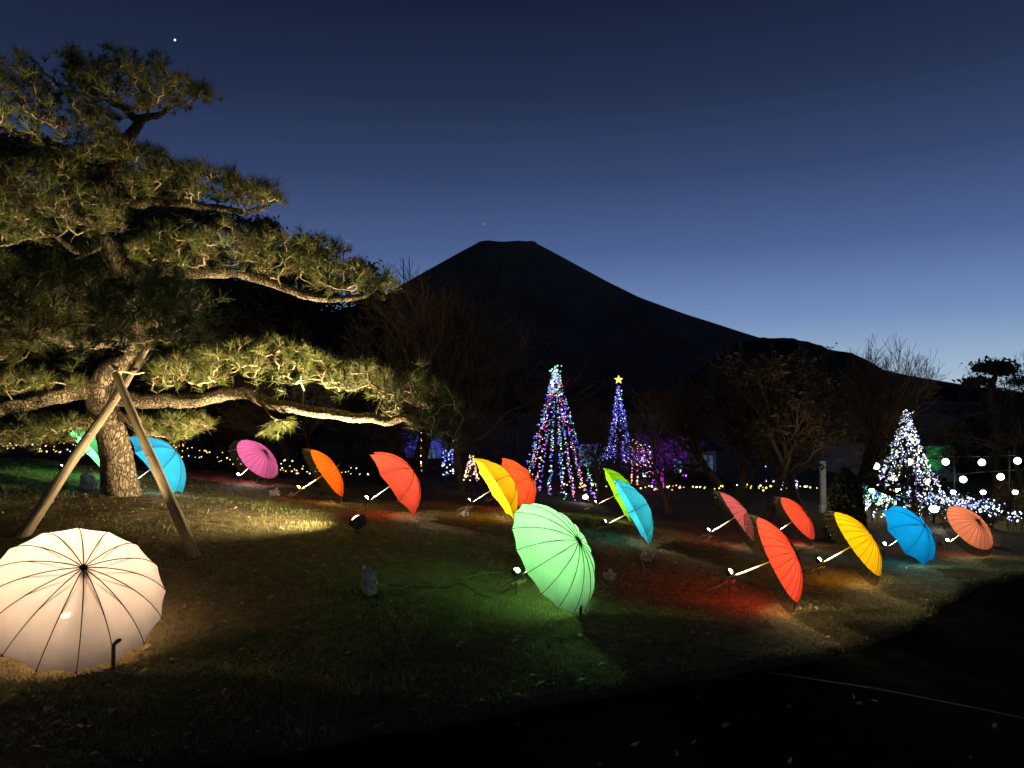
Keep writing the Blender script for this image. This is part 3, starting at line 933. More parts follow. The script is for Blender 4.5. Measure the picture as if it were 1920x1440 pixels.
def needles(C, Dn, count, ln, wd, spread=1.15):
    """needle tufts: C tuft centres, Dn tuft axes -> verts, tris"""
    m = len(C)
    th = np.arccos(1 - rng.random((m, count)) * (1 - math.cos(spread)))
    ph_ = rng.random((m, count)) * 2 * PI
    ref = np.where(np.abs(Dn[:, 2:3]) < .9, [[0, 0, 1.]], [[1., 0, 0]])
    x = np.cross(Dn, ref); x /= np.linalg.norm(x, axis=1)[:, None]; y = np.cross(Dn, x)
    d = (np.cos(th)[..., None] * Dn[:, None] + (np.sin(th) * np.cos(ph_))[..., None] * x[:, None] + (np.sin(th) * np.sin(ph_))[..., None] * y[:, None])
    L = ln * (.65 + .5 * rng.random((m, count))) * (.75 + .5 * rng.random((m, 1)))
    base = C[:, None] + Dn[:, None] * (rng.random((m, count)) * .05 - .03)[..., None]
    tip = base + d * L[..., None]
    tip[..., 2] -= .10 * L * rng.random((m, count))
    sd = np.cross(d, rng.normal(size=d.shape)); sd /= np.linalg.norm(sd, axis=-1)[..., None]
    sd *= wd
    V = np.stack([base - sd, base + sd, tip], 2).reshape(-1, 3)
    return V, np.arange(len(V)).reshape(-1, 3)


for (rows, d0, d1, th_, nt2, keys) in PADS:
    d0 *= TS; d1 *= TS; th_ *= 1.12
    r_ = np.array(rows, float)
    # extra weight where the pad is tall
    xs = rng.uniform(r_[0, 0], r_[-1, 0], nt2 * 3)
    hgt = np.interp(xs, r_[:, 0], r_[:, 2] - r_[:, 1])
    xs = rng.choice(xs, nt2, p=hgt / hgt.sum(), replace=False)
    yt = np.interp(xs, r_[:, 0], r_[:, 1]); yb = np.interp(xs, r_[:, 0], r_[:, 2])
    nt2 = int(nt2 * .78); xs = xs[:nt2]; yt = yt[:nt2]; yb = yb[:nt2]
    v = rng.random(nt2) ** 1.7
    dz = rng.uniform(-1, 1, nt2)
    rim = np.sqrt(1 - (dz * .85) ** 2)
    yt = yt + vnoise(xs, dz * 60, 42, int(rng.integers(999))) * (yb - yt) * .45 + (1 - rim) * (yb - yt) * .45 + 20
    py = yt + v * (yb - yt) * .92
    dep = np.interp(xs, [r_[0, 0], r_[-1, 0]], [d0, d1]) + dz * th_
    C = np.array([at(a, b, c) for a, b, c in zip(xs, py, dep)])
    # twigs: each tuft joins the nearest point of the growing skeleton
    nodes = np.vstack([LIMBS[k][0] for k in keys]); par = [-1] * len(nodes); isl = len(nodes)
    cen = nodes.mean(0)
    dmin = np.min(np.linalg.norm(C[:, None] - nodes[None], axis=-1), 1)
    order = np.argsort(dmin)
    N = list(nodes); tips = {}
    arr = np.zeros((isl + nt2 * 3 + 8, 3)); arr[:isl] = nodes; cnt = isl
    for ti in order:
        c = C[ti]
        dv = arr[:cnt] - c
        cost = np.linalg.norm(dv, axis=1) + .35 * np.maximum(dv[:, 2], 0)
        b = int(np.argmin(cost))
        p0 = arr[b]; L = np.linalg.norm(c - p0)
        prev = b
        for f_ in (.35, .7):
            q = p0 + (c - p0) * f_ + rng.normal(0, .12 * L, 3) + np.array([0, 0, -.10 * L * (1 - f_)])
            arr[cnt] = q; par.append(prev); prev = cnt; cnt += 1
        arr[cnt] = c; par.append(prev); tips[ti] = cnt; cnt += 1
    w = np.zeros(cnt); 
    for ti in tips.values(): w[ti] += 1
    for k in range(cnt - 1, isl - 1, -1):
        if w[k] == 0: w[k] = 1
        if par[k] >= isl: w[par[k]] += w[k] * .8
    ids = np.arange(isl, cnt); pa = np.array(par[isl:cnt])
    r1 = np.minimum(.0058 * np.sqrt(w[ids]), .030); r0 = np.where(pa >= isl, np.minimum(.0058 * np.sqrt(w[np.maximum(pa, 0)]), .030), r1 * 1.3)
    Vt, qt = seg_tubes(arr[pa], arr[ids], r0, r1, 5)
    tw = lnk('twigs', np_mesh('twigs', Vt - PINE, qt, True, [M['twig']]), tree); tw['kind'] = 'stuff'
    # tuft axes: follow the twig, bent upwards
    ax = np.array([arr[tips[t]] - arr[par[tips[t]]] for t in range(nt2)])
    ax /= np.linalg.norm(ax, axis=1)[:, None] + 1e-9
    ax = ax * .55 + np.array([0, 0, .75]) + rng.normal(0, .22, ax.shape)
    if nt2 < 20: ax = ax * .4 + np.array([0.1, -.2, -1.0])
    ax /= np.linalg.norm(ax, axis=1)[:, None]
    # some side shoots around each tip
    C2 = np.vstack([C, C + rng.normal(0, .05, C.shape)]); ax2 = np.vstack([ax, ax + rng.normal(0, .35, ax.shape)]); ax2 /= np.linalg.norm(ax2, axis=1)[:, None]
    Vn, tn = needles(C2, ax2, 30, .135, .0025)
    nf = lnk('needle_pad', np_mesh('needle_pad', Vn - PINE, tn, False, [M['needle'], M['needle_old']], np.repeat((rng.random(len(C2)) < .13).astype(int), 30)), tree); nf['kind'] = 'stuff'

# props under the pine
def prop_pole(foot, top, r0, r1, label, over=.0):
    L = np.linalg.norm(top - foot); n = 60
    t = np.linspace(-.03, 1 + over, n)
    P = np.stack([vnoise(t * 9, t * 0 + .3, 3, int(rng.integers(99))) * .03, vnoise(t * 9, t * 0 + .7, 3, int(rng.integers(99))) * .03, t * L], -1)
    R = np.linspace(r0, r1, n) * (1 + vnoise(t * 40, t * 0, 2, 31) * .10)
    root = empty('prop_pole', foot, label, 'pole', 'log poles propping the pine')
    root.matrix_world = Matrix.Translation(Vector(foot)) @ Matrix(basis(top - foot).tolist()).to_4x4()
    V, q = tube_np(P, R, 20, .012)
    b = MB(); b.add(V, [tuple(f) for f in q])
    b.Fc.append(tuple(range((n - 1) * 20, n * 20))); b.M.append(0)
    b.build('log', M['pole_wood'], root, True)
    for tt in (.16, .33, .47, .66):
        a = rng.random() * 6.28; rk = r0 + (r1 - r0) * tt
        MB().tube([(math.cos(a) * rk * .7, math.sin(a) * rk * .7, tt * L), (math.cos(a) * rk * 1.22, math.sin(a) * rk * 1.22, tt * L + .012)], [rk * .42, rk * .26], 9, jit=.08).build('knot', M['pole_wood'], root, True)
    return root


fa = hit(42, 1004); fb = hit(361, 1040)
ta = at(277, 650, 8.5); tb_ = at(212, 690, 8.1)
pa_ = prop_pole(fa, ta, .054, .040, 'long grey log pole slanting up from behind the big white umbrella')
pb_ = prop_pole(fb, tb_, .050, .040, 'log pole slanting the other way, its foot out on the litter')
# lashing where the two poles cross, and the cross stick
lb = MB()
pts = [at(203, 684, 8.03), at(215, 694, 8.03), at(235, 697, 8.08), at(252, 701, 8.15), at(270, 698, 8.3)]
lb.tube(catmull(pts, 5) - fb, .012, 8)
for k in range(5):
    ax_ = (tb_ - fb) / np.linalg.norm(tb_ - fb)
    c0 = tb_ - ax_ * (.03 + .022 * k)
    Rr = basis(ax_)
    lb.tube([c0 - fb + (Rr[:, 0] * math.cos(a) + Rr[:, 1] * math.sin(a)) * .048 + ax_ * .004 * a for a in np.linspace(0, 2 * PI, 14)], .008, 5)
lo_ = lb.build('lashing', M['rope'], pb_, True)
lo_.matrix_parent_inverse = (Matrix.Translation(Vector(fb)) @ Matrix(basis(tb_ - fb).tolist()).to_4x4()).inverted() @ Matrix.Translation(Vector(fb))

# flood light on the lawn that lights the pine
fl = hit(668, 1004)
aimP = at(270, 400, 8.9)
fl_pos = fl + np.array([0, 0, .17])
flood_light(fl_pos, aimP - fl_pos, (1, .80, .46), 2400, 158, 8, 'black spotlight on the lawn aimed up at the pine, dark back to the path', 1.35, 1.0, rad=.05)

fl2 = hit(235, 1062) + np.array([0, 0, .16])
flood_light(fl2, at(190, 330, 9.2) - fl2, (1, .78, .44), 500, 84, 8, 'second pine spotlight standing hidden behind the big white umbrella', 1.35, .8, rad=.05)

# ------------------------------------------------------------------ bare trees, shrubs, evergreens
def bare_segments(seed, H, levels=5, spread=.75, trop=.05, wob=.16, kids=3, r0=None, first=.32):
    r = np.random.default_rng(seed)
    out = []
    st = [(np.zeros(3), np.array([r.normal(0, .06), r.normal(0, .06), 1.]), H * first, r0 or H * .022, 0)]
    while st:
        p, d, L, rad, lv = st.pop()
        n = 5 if lv < 2 else 4
        for k in range(n):
            d = d + r.normal(0, wob, 3) + np.array([0, 0, trop]); d /= np.linalg.norm(d)
            q = p + d * L / n
            ra = rad * (1 - .45 * k / n); rb = rad * (1 - .45 * (k + 1) / n)
            out.append((p, q, ra, rb, lv))
            if lv < levels and (k >= 2 or lv > 0) and r.random() < .62:
                c = d + r.normal(0, spread, 3); c /= np.linalg.norm(c)
                st.append((q, c, L * r.uniform(.55, .85), rb * .62, lv + 1))
            p = q
        if lv < levels:
            for _ in range(kids - 1):
                c = d + r.normal(0, spread * .7, 3); c /= np.linalg.norm(c)
                st.append((p, c, L * r.uniform(.6, .85), rb * .75, lv + 1))
    return out


def bare_meshes(seed, H, m_trunk=None, m_twig=None, leaves=0, leaf_m=None, leaf_size=.05, **kw):
    S = bare_segments(seed, H, **kw)
    lv = np.array([s[4] for s in S]); P0 = np.array([s[0] for s in S]); P1 = np.array([s[1] for s in S]); R0 = np.array([s[2] for s in S]); R1 = np.array([s[3] for s in S])
    sc = H / max(P1[:, 2].max(), .1); P0 *= sc; P1 *= sc; R0 *= sc; R1 *= sc
    R0 = np.maximum(R0, .0045); R1 = np.maximum(R1, .004)
    a = lv <= 1
    V, q = seg_tubes(P0[a], P1[a], R0[a], R1[a], 8)
    t = np_mesh('trunk', V, q, True, [m_trunk or M['barebark']])
    V, q = seg_tubes(P0[~a], P1[~a], R0[~a], R1[~a], 3)
    c = np_mesh('branches', V, q, False, [m_twig or M['baretwig']])
    lm = None
    if leaves:
        r = np.random.default_rng(seed + 1)
        idx = r.choice(np.where(lv >= kw.get('levels', 5) - 1)[0], leaves)
        lm = leaf_mesh('leaves', P1[idx] + r.normal(0, .03, (leaves, 3)), leaf_size, leaf_m, r)
    return t, c, lm


def leaf_mesh(name, C, size, m, r):
    n = len(C)
    a = r.normal(size=(n, 3)); a /= np.linalg.norm(a, axis=1)[:, None]
    b = np.cross(a, r.normal(size=(n, 3))); b /= np.linalg.norm(b, axis=1)[:, None]
    s = size * (.6 + .8 * r.random(n))[:, None]
    nn = np.cross(a, b)
    V = np.stack([C - a * s, C + b * s * .42 + nn * s * .15, C + a * s, C - b * s * .42 + nn * s * .15], 1).reshape(-1, 3)
    return np_mesh(name, V, np.arange(4 * n).reshape(-1, 4), False, [m])


BT = [bare_meshes(101, 5.0, spread=.62, levels=5), bare_meshes(102, 5.0, spread=.85, levels=5, trop=.02), bare_meshes(103, 5.0, spread=.6, levels=5, trop=.10, first=.18, kids=4),
      bare_meshes(104, 5.0, spread=.55, levels=4, trop=.12, first=.12, kids=4, r0=.045, leaves=2600, leaf_m=M['dryleaf'], leaf_size=.055)]


def place_tree(name, meshes, px, depth, top_y, label, cat='tree', group=None, H0=5.0, rot=None, widen=1.0):
    b = on_ground(px, depth, -.05)
    H = at(px, top_y, depth)[2] - b[2]
    o = empty(name, b, label, cat, group)
    s = H / H0
    o.scale = (s * widen, s * widen, s); o.rotation_euler = (0, 0, random.random() * 6.28 if rot is None else rot)
    lnk('trunk', meshes[0], o); lnk('branches', meshes[1], o)['kind'] = 'stuff'
    if meshes[2] is not None: lnk('leaves', meshes[2], o)['kind'] = 'stuff'
    return o


G_B = 'bare trees behind the umbrellas'
place_tree('bare_tree', BT[1], 870, 17.5, 530, 'wide reddish bare tree between the pine limb and the multicoloured light tree', group=G_B, widen=1.15)
place_tree('bare_tree', BT[2], 775, 19, 500, 'upright bare tree rising beyond the tip of the low pine limb', group=G_B)
place_tree('bare_tree', BT[0], 960, 22, 610, 'thin bare tree just behind the multicoloured light tree', group=G_B)
place_tree('bare_tree', BT[1], 1120, 18.5, 690, 'twiggy bare tree standing before the blue light tree', group=G_B, rot=1.0)
place_tree('bare_tree', BT[0], 1252, 17.5, 715, 'forked bare tree in front of the purple lit tree', group=G_B, rot=2.0, widen=1.2)
place_tree('bare_tree', BT[2], 1345, 20, 680, 'slender bare tree at the corner of the pavilion', group=G_B)
place_tree('leafy_shrub_tree', BT[3], 1440, 16, 640, 'tall shrub with brown leaves behind the small red umbrella', group='tall leafy shrubs', widen=1.5)
place_tree('leafy_shrub_tree', BT[3], 1500, 18, 655, 'tall brown leaved shrub rising behind the white post', group='tall leafy shrubs', rot=.5, widen=1.5)
place_tree('leafy_shrub_tree', BT[3], 1375, 19, 665, 'brown leaved shrub above the warm string lights', group='tall leafy shrubs', rot=4, widen=1.4)
place_tree('bare_tree', BT[2], 1572, 15.5, 628, 'many stemmed bare tree whose twigs stand against the sky over the domed shrub', group=G_B, rot=2.6, widen=.8)
place_tree('bare_tree', BT[0], 1650, 23, 735, 'low bare tree left of the white light tree', group=G_B, rot=5)
place_tree('bare_tree', BT[1], 1905, 21, 625, 'bare tree above the dark pine by the globe lamps', group=G_B, rot=.2)
place_tree('bare_tree', BT[2], 530, 20, 585, 'faint bare tree above the pink umbrella', group=G_B, rot=.9)
place_tree('bare_tree', BT[0], 590, 17, 640, 'bare tree with stout trunk above the orange umbrella', group=G_B, rot=3.1)
place_tree('bare_tree', BT[1], 690, 21, 620, 'bare tree behind the coral red umbrella', group=G_B, rot=1.7)


# evergreen crowns made of leaf clumps
def evergreen(seed, H=8.0, W=2.6, n=9000, shape='cone', m=None, size=.075):
    n = int(n * 1.7)
    r = np.random.default_rng(seed)
    cl = 90
    hz = r.random(cl) ** .8
    if shape == 'cone': wr = W * (1 - hz) ** .8 + .12
    else: wr = W * np.sqrt(np.clip(1 - (2 * hz - 1) ** 2, .05, 1))
    an = r.random(cl) * 2 * PI; rad = wr * np.sqrt(r.random(cl)) * .95
    cc = np.stack([rad * np.cos(an), rad * np.sin(an), H * (.10 + .88 * hz)], -1)
    k = r.integers(0, cl, n)
    sg = (.10 + .16 * W) * (1 - .5 * hz[k])
    P = cc[k] + r.normal(0, 1, (n, 3)) * sg[:, None] * np.array([1, 1, .55])
    P[:, 2] = np.clip(P[:, 2], .03 * H, None)
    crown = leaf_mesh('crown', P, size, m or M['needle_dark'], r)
    tp = [(0, 0, 0), (.03 * W, .02, H * .35), (-.03 * W, .0, H * .7), (0, 0, H * .95)]
    V, q = tube_np(catmull(tp, 5), np.interp(np.linspace(0, 1, 16), [0, 1], [H * .022, .02]), 8)
    return np_mesh('trunk', V, q, True, [M['barebark']]), crown, None


EV = [evergreen(7, n=15000, W=2.3, shape='cone'), evergreen(8, n=16000, W=2.5, shape='round', size=.08), evergreen(9, n=14000, W=1.9, shape='cone')]


def place_ever(mesh, px, depth, top_y, label, widen=1.0, name='evergreen_tree', group='dark evergreens behind the garden', H0=8.0):
    b = on_ground(px, depth, -.05)
    H = at(px, top_y, depth)[2] - b[2]
    o = empty(name, b, label, 'tree' if 'tree' in name else 'shrub', group)
    s = H / H0; o.scale = (s * widen, s * widen, s); o.rotation_euler = (0, 0, random.random() * 6.28)
    lnk('trunk', mesh[0], o); lnk('crown', mesh[1], o)['kind'] = 'stuff'


for k, (px, dp_, ty, wd, lab) in enumerate([
    (-60, 21, 240, 1.3, 'dark evergreen behind the left limbs of the pine, cut by the picture edge'), (70, 23, 262, 1.3, 'tall black evergreen directly behind the upper pine pads'), (190, 22, 285, 1.3, 'black evergreen right behind the pine trunk'),
    (300, 24, 330, 1.2, 'dark evergreen behind the high right pine limb'), (395, 25, 392, 1.1, 'dark evergreen below the tip of the high right limb'), (492, 27, 405, .9, 'pointed evergreen whose tip stands above the middle pine limb'),
    (570, 27, 445, 1.1, 'dark evergreen behind the end of the middle pine limb'), (655, 28, 490, 1.1, 'dark evergreen just left of the volcano slope'), (735, 29, 545, 1.0, 'low dark evergreen at the foot of the volcano slope'), (450, 22, 560, 1.5, 'broad dark evergreen between the two lower pine limbs'), (340, 20, 520, 1.4, 'broad black evergreen behind the front pine pad')]):
    place_ever(EV[k % 3], px, dp_, ty, lab, wd)
for k, (px, dp_, ty, wd, lab) in enumerate([
    (1858, 24, 725, 1.3, 'dark clipped evergreen mass behind the globe lamps'), (1935, 23, 705, 1.4, 'dark evergreen at the picture edge behind the globe lamps'), (1832, 27, 815, 1.1, 'low dark evergreen behind the blue light hedge')]):
    place_ever(EV[1], px, dp_, ty, lab, wd)

# cloud-pruned pine against the sky on the right
ct = on_ground(1864, 22.5)
o = empty('pruned_pine', ct, 'cloud pruned pine head dark against the sky, on the right', 'tree')
tp = catmull([ct * 0, at(1870, 800, 22.5) - ct, at(1858, 740, 22.5) - ct, at(1866, 705, 22.5) - ct, at(1866, 690, 22.5) - ct], 6)
V, q = tube_np(tp, np.linspace(.13, .05, len(tp)), 8); lnk('trunk', np_mesh('trunk', V, q, True, [M['barebark']]), o)
r = np.random.default_rng(5)
PC = []
for (cx, cy, wx, wy, n_) in [(1866, 688, 30, 11, 900), (1845, 690, 16, 7, 350), (1832, 716, 22, 8, 600), (1885, 695, 18, 8, 350)]:
    c = at(cx, cy, 22.5) - ct
    PC.append(c + r.normal(0, 1, (n_, 3)) * np.array([wx, wx, wy]) / F * 22.5 * .55)
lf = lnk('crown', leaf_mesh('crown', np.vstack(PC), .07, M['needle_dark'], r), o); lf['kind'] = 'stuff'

# domed shrub behind the umbrellas, and dark hedges
def dome_shrub(px, depth, w_px, top_y, label, n=9000, m=None, name='domed_shrub', squash=1.0):
    b = on_ground(px, depth)
    H = at(px, top_y, depth)[2] - b[2]; Wd = w_px / F * depth / 2
    r = np.random.default_rng(int(px))
    d = r.normal(size=(n, 3)); d /= np.linalg.norm(d, axis=1)[:, None]; d[:, 2] = np.abs(d[:, 2])
    rr2 = (.80 + .2 * r.random(n))[:, None]
    P = d * rr2; P[:, :2] *= (1 + .15 * (1 - P[:, 2:3]))
    P = P * np.array([Wd, Wd * squash, H]) + r.normal(0, .015, (n, 3))
    o = empty(name, b, label, 'shrub' if 'shrub' in name else 'hedge')
    lnk('foliage', leaf_mesh('foliage', P, .045, m or M['shrubleaf'], r), o)['kind'] = 'stuff'
    S = MB()
    for a in range(5): S.tube([(0, 0, -.05), (Wd * .4 * math.cos(a * 1.3), Wd * .4 * math.sin(a * 1.3), H * .55)], .018, 5)
    S.build('stems', M['barebark'], o)
    return o


dome_shrub(1582, 14.8, 64, 876, 'dark domed shrub between the white post and the white light tree')
dome_shrub(1310, 24, 100, 884, 'low dark hedge below the lit pavilion', 6000, name='clipped_hedge')
dome_shrub(1885, 20, 54, 895, 'brown lit bush behind the garden lanterns', 3500, m=M['dryleaf'])
dome_shrub(1935, 19, 60, 905, 'lit bush at the picture edge by the last lantern', 3000, m=M['dryleaf'])
dome_shrub(740, 17.5, 60, 828, 'small yellowish bush behind the coral red umbrella', 2500, m=M['dryleaf'])

# ------------------------------------------------------------------ fairy lights
BC = {'white': emit('bulb_white', (.80, .87, 1), 4.5), 'warm': emit('bulb_warm', (1, .60, .18), 3.0), 'gold': emit('bulb_gold', (1, .70, .12), 2.4), 'blue': emit('bulb_blue', (.10, .12, 1), 2.4), 'paleblue': emit('bulb_paleblue', (.30, .42, 1), 3.0),
      'green': emit('bulb_green', (.06, .85, .40), 1.5), 'mint': emit('bulb_mint', (.30, 1, .62), 2.2), 'pink': emit('bulb_pink', (1, .24, .50), 1.9), 'purple': emit('bulb_purple', (.34, .10, 1), 2.2), 'magenta': emit('bulb_magenta', (.9, .06, 1), 1.8), 'peach': emit('bulb_peach', (1, .50, .32), 2.4),
      'red': emit('bulb_red', (1, .12, .06), 1.6), 'emerald': emit('bulb_emerald', (.02, .7, .12), 1.3), 'cyan': emit('bulb_cyan', (.08, .70, .85), 1.8)}
_t = (1 + 5 ** .5) / 2
ICO = np.array([(-1, _t, 0), (1, _t, 0), (-1, -_t, 0), (1, -_t, 0), (0, -1, _t), (0, 1, _t), (0, -1, -_t), (0, 1, -_t), (_t, 0, -1), (_t, 0, 1), (-_t, 0, -1), (-_t, 0, 1)]) / math.sqrt(1 + _t * _t)
ICF = np.array([(0, 11, 5), (0, 5, 1), (0, 1, 7), (0, 7, 10), (0, 10, 11), (1, 5, 9), (5, 11, 4), (11, 10, 2), (10, 7, 6), (7, 1, 8), (3, 9, 4), (3, 4, 2), (3, 2, 6), (3, 6, 8), (3, 8, 9), (4, 9, 5), (2, 4, 11), (6, 2, 10), (8, 6, 7), (9, 8, 1)])


def bulbs(name, P, rad, cols, parent, weights=None):
    """bulbs at points P (parent space), colours drawn from cols"""
    n = len(P); names = list(dict.fromkeys(cols))
    pick = np.array([names.index(c) for c in (rng.choice(cols, n) if weights is None else rng.choice(cols, n, p=weights))])
    R = rad * (.50 + .45 * rng.random(n) ** 2)
    V = (P[:, None] + ICO[None] * R[:, None, None]).reshape(-1, 3)
    Fc = (np.arange(n)[:, None, None] * 12 + ICF[None]).reshape(-1, 3)
    o = lnk(name, np_mesh(name, V, Fc, True, [BC[c] for c in names], np.repeat(pick, 20)), parent)
    o['kind'] = 'stuff'
    return o


def light_tree(px, depth, apex_y, half_px, base_y, nstr, nb, colfun, rad, label, sag=.25, front=1.0, pole_top=True):
    b = on_ground(px, depth)
    apex = at(px, apex_y, depth) - b; hw = half_px / F * depth
    bz = at(px, base_y, depth)[2] - b[2]
    o = empty('light_tree', b, label, 'light tree')
    MB().tube([(0, 0, -.1), (0, 0, apex[2] * .98)], .022, 8).build('pole', M['metal'], o)
    for s in range(nstr):
        a = 2 * PI * (s + .5 * random.random()) / nstr
        e = np.array([hw * math.cos(a) * random.uniform(.85, 1.1), hw * math.sin(a) * front * random.uniform(.85, 1.1), bz + random.uniform(-.03, .12)])
        st = np.array([.03 * math.cos(a), .03 * math.sin(a), apex[2] * (1 - .04 * random.random())])
        t = np.linspace(0, 1, 14)
        P = st + (e - st) * t[:, None]
        P[:, 2] -= sag * np.sin(PI * t) * (apex[2] * .28)
        P[:, :2] *= (1 - .05 * np.sin(PI * t))[:, None]
        e2 = MB().tube(P, .004, 3, cap=False).build('string', M['wire'], o)
        tb2 = np.sort(rng.random(nb) ** .92)
        Pb = np.stack([np.interp(tb2, t, P[:, i_]) for i_ in range(3)], -1) + rng.normal(0, .022, (nb, 3))
        c, wts = colfun(s)
        bulbs('bulbs', Pb, rad, c, e2, wts)
    return o, b, apex


def mc(s):
    return [(['green', 'mint', 'white', 'peach'], [.55, .25, .1, .1]), (['purple', 'pink', 'green', 'blue'], [.4, .2, .15, .25]), (['pink', 'peach', 'purple', 'white'], [.35, .3, .2, .15]), (['blue', 'purple', 'paleblue', 'pink'], [.4, .3, .15, .15])][s % 4]


lt, lb_, lap = light_tree(1042, 19.5, 686, 76, 938, 16, 74, mc, .0225, 'tall cone of multicoloured string lights with a pale green top', .12)
tp_ = lap + np.stack([rng.normal(0, .07, 60), rng.normal(0, .07, 60), -rng.random(60) * .75], -1)
bulbs('crown_bulbs', tp_, .030, ['mint', 'green', 'white', 'peach'], lt, [.5, .2, .2, .1])
lt, lb_, lap = light_tree(1160, 23, 722, 32, 868, 12, 56, lambda s: ((['blue', 'paleblue', 'purple'], [.6, .25, .15]) if s % 3 else (['blue', 'white', 'paleblue'], [.5, .2, .3])), .025, 'narrow blue light tree with a golden ornament on top', .30)
star = MB()
sp_ = []
for k in range(10):
    rr3 = .14 if k % 2 == 0 else .06
    sp_.append((rr3 * math.sin(k * PI / 5), 0, rr3 * math.cos(k * PI / 5)))
top = lap + np.array([.0, 0, .16])
star.add([top + np.array([0, -.04, 0]), top + np.array([0, .04, 0])] + [top + np.array(p) for p in sp_], [(0, 2 + (k + 1) % 10, 2 + k) for k in range(10)] + [(1, 2 + k, 2 + (k + 1) % 10) for k in range(10)])
star.build('star_ornament', BC['gold'], lt)
lt, lb_, lap = light_tree(1700, 19, 768, 80, 965, 20, 60, lambda s: ((['white', 'paleblue', 'blue', 'gold'], [.70, .18, .06, .06]) if s % 4 else (['white', 'gold', 'cyan', 'paleblue'], [.6, .2, .08, .12])), .0245, 'bright white cone of string lights beside the globe lamps', .20)
tp_ = lap + np.stack([rng.normal(0, .06, 70), rng.normal(0, .06, 70), -rng.random(70) * .7], -1)
bulbs('crown_bulbs', tp_, .030, ['white', 'paleblue', 'mint'], lt, [.6, .3, .1])
r2p = np.stack([rng.uniform(-1, 1, 130) * 1.05, rng.uniform(-.9, .3, 130), np.abs(rng.normal(0, .10, 130)) + .42], -1)
bulbs('skirt_bulbs', r2p, .024, ['white', 'paleblue', 'blue', 'cyan'], lt, [.4, .3, .15, .15])


def light_string(pts, nb, rad, cols, label, cat='string lights', wts=None, jitter=.035, group=None, stakes=True):
    P = catmull(pts, 6); b = P[0].copy()
    b[2] = gz(b[0], b[1])
    o = empty('light_string', b, label, cat, group)
    MB().tube(P - b, .006, 4, cap=False).build('cable', M['wire'], o)
    s = np.concatenate([[0], np.cumsum(np.linalg.norm(np.diff(P, axis=0), axis=1))]); t = np.sort(rng.random(nb)) * s[-1]
    Pb = np.stack([np.interp(t, s, P[:, i_]) for i_ in range(3)], -1) + rng.normal(0, jitter, (nb, 3))
    bulbs('bulbs', Pb - b, rad, cols, o, wts)
    if stakes:
        for q in P[::max(1, len(P) // 7)]:
            MB().tube([q - b, (q[0] - b[0], q[1] - b[1], gz(q[0], q[1]) - b[2] - .05)], .010, 5).build('stake', M['metal'], o)
    return o


light_string([at(x, y, d) for x, y, d in [(-60, 833, 17), (0, 834, 17), (60, 837, 17), (110, 833, 17), (150, 840, 17), (230, 842, 17), (310, 838, 17), (345, 834, 17), (385, 847, 17), (430, 856, 17), (480, 868, 17), (540, 869, 17), (600, 878, 17)]], 95, .022, ['warm', 'gold', 'white'], 'upper warm string of lights behind the pine trunk', wts=[.7, .2, .1])
light_string([at(x, y, d) for x, y, d in [(60, 842, 16.5), (130, 846, 16.5), (230, 850, 16.5), (330, 851, 16.5), (375, 858, 16.5), (420, 866, 16.5), (450, 871, 16.5), (545, 882, 16.5), (600, 886, 16.5), (660, 884, 16.5), (700, 889, 16.5)]], 85, .022, ['warm', 'gold', 'white'], 'lower warm string of lights behind the pink umbrella', wts=[.7, .2, .1])
light_string([at(x, y, d) for x, y, d in [(1060, 912, 19), (1110, 910, 19), (1180, 913, 19), (1225, 914, 19), (1260, 913, 19), (1300, 913, 19), (1340, 914, 19), (1400, 912, 19), (1450, 915, 19), (1530, 912, 19)]], 75, .030, ['gold', 'warm', 'white'], 'low golden string of lights along the bed behind the rose umbrella', wts=[.6, .3, .1])
light_string([at(1186, 822, 20), at(1185.5, 850, 20), at(1185, 880, 20), at(1184, 912, 20)], 22, .026, ['warm', 'peach'], 'straight hanging string of warm lights right of the blue light tree', stakes=False, jitter=.008)
light_string([at(1195, 826, 20.4), at(1195, 850, 20.4), at(1195, 880, 20.4), at(1195, 908, 20.4)], 26, .028, ['peach', 'warm'], 'second hanging string of peach lights right of the blue light tree', stakes=False, jitter=.014)
light_string([at(790, 808, 18), at(790, 830, 18), at(789.5, 860, 18), at(789, 890, 18)], 16, .022, ['white', 'warm'], 'vertical light string on a thin stake left of the blue light curtain', stakes=False, jitter=.005)
light_string([at(1438, 805, 20), at(1437, 840, 20), at(1437, 880, 20), at(1437, 915, 20)], 14, .018, ['warm', 'white'], 'faint vertical light string in the tall shrubs', stakes=False, jitter=.01)


def light_figure(px, depth, top_y, bot_y, half_px, nb, rad, cols, wts, label, shape='cone', cat='light figure'):
    b = on_ground(px, depth); zt = at(px, top_y, depth)[2] - b[2]; zb = max(.05, at(px, bot_y, depth)[2] - b[2]); hw = half_px / F * depth
    o = empty('light_figure', b, label, cat)
    t = rng.random(nb)
    w = hw * (1 - .85 * t) if shape == 'cone' else hw * (np.ones(nb) if shape == 'curtain' else .35 + .65 * np.abs(np.sin(t * 5)))
    a = rng.random(nb) * 2 * PI
    P = np.stack([w * np.cos(a), w * np.sin(a) * (.25 if shape == 'curtain' else 1), zb + (zt - zb) * t], -1)
    fr = MB()
    for k in range(8):
        a = k * PI / 4; e = .15 if shape == 'cone' else 1
        fr.tube([(hw * math.cos(a), hw * math.sin(a) * (.25 if shape == 'curtain' else 1), 0), (hw * e * math.cos(a), hw * e * math.sin(a) * (.25 if shape == 'curtain' else 1), zt)], .008, 4)
    fr.build('frame', M['metal'], o)
    bulbs('bulbs', P, rad, cols, o, wts)
    return o


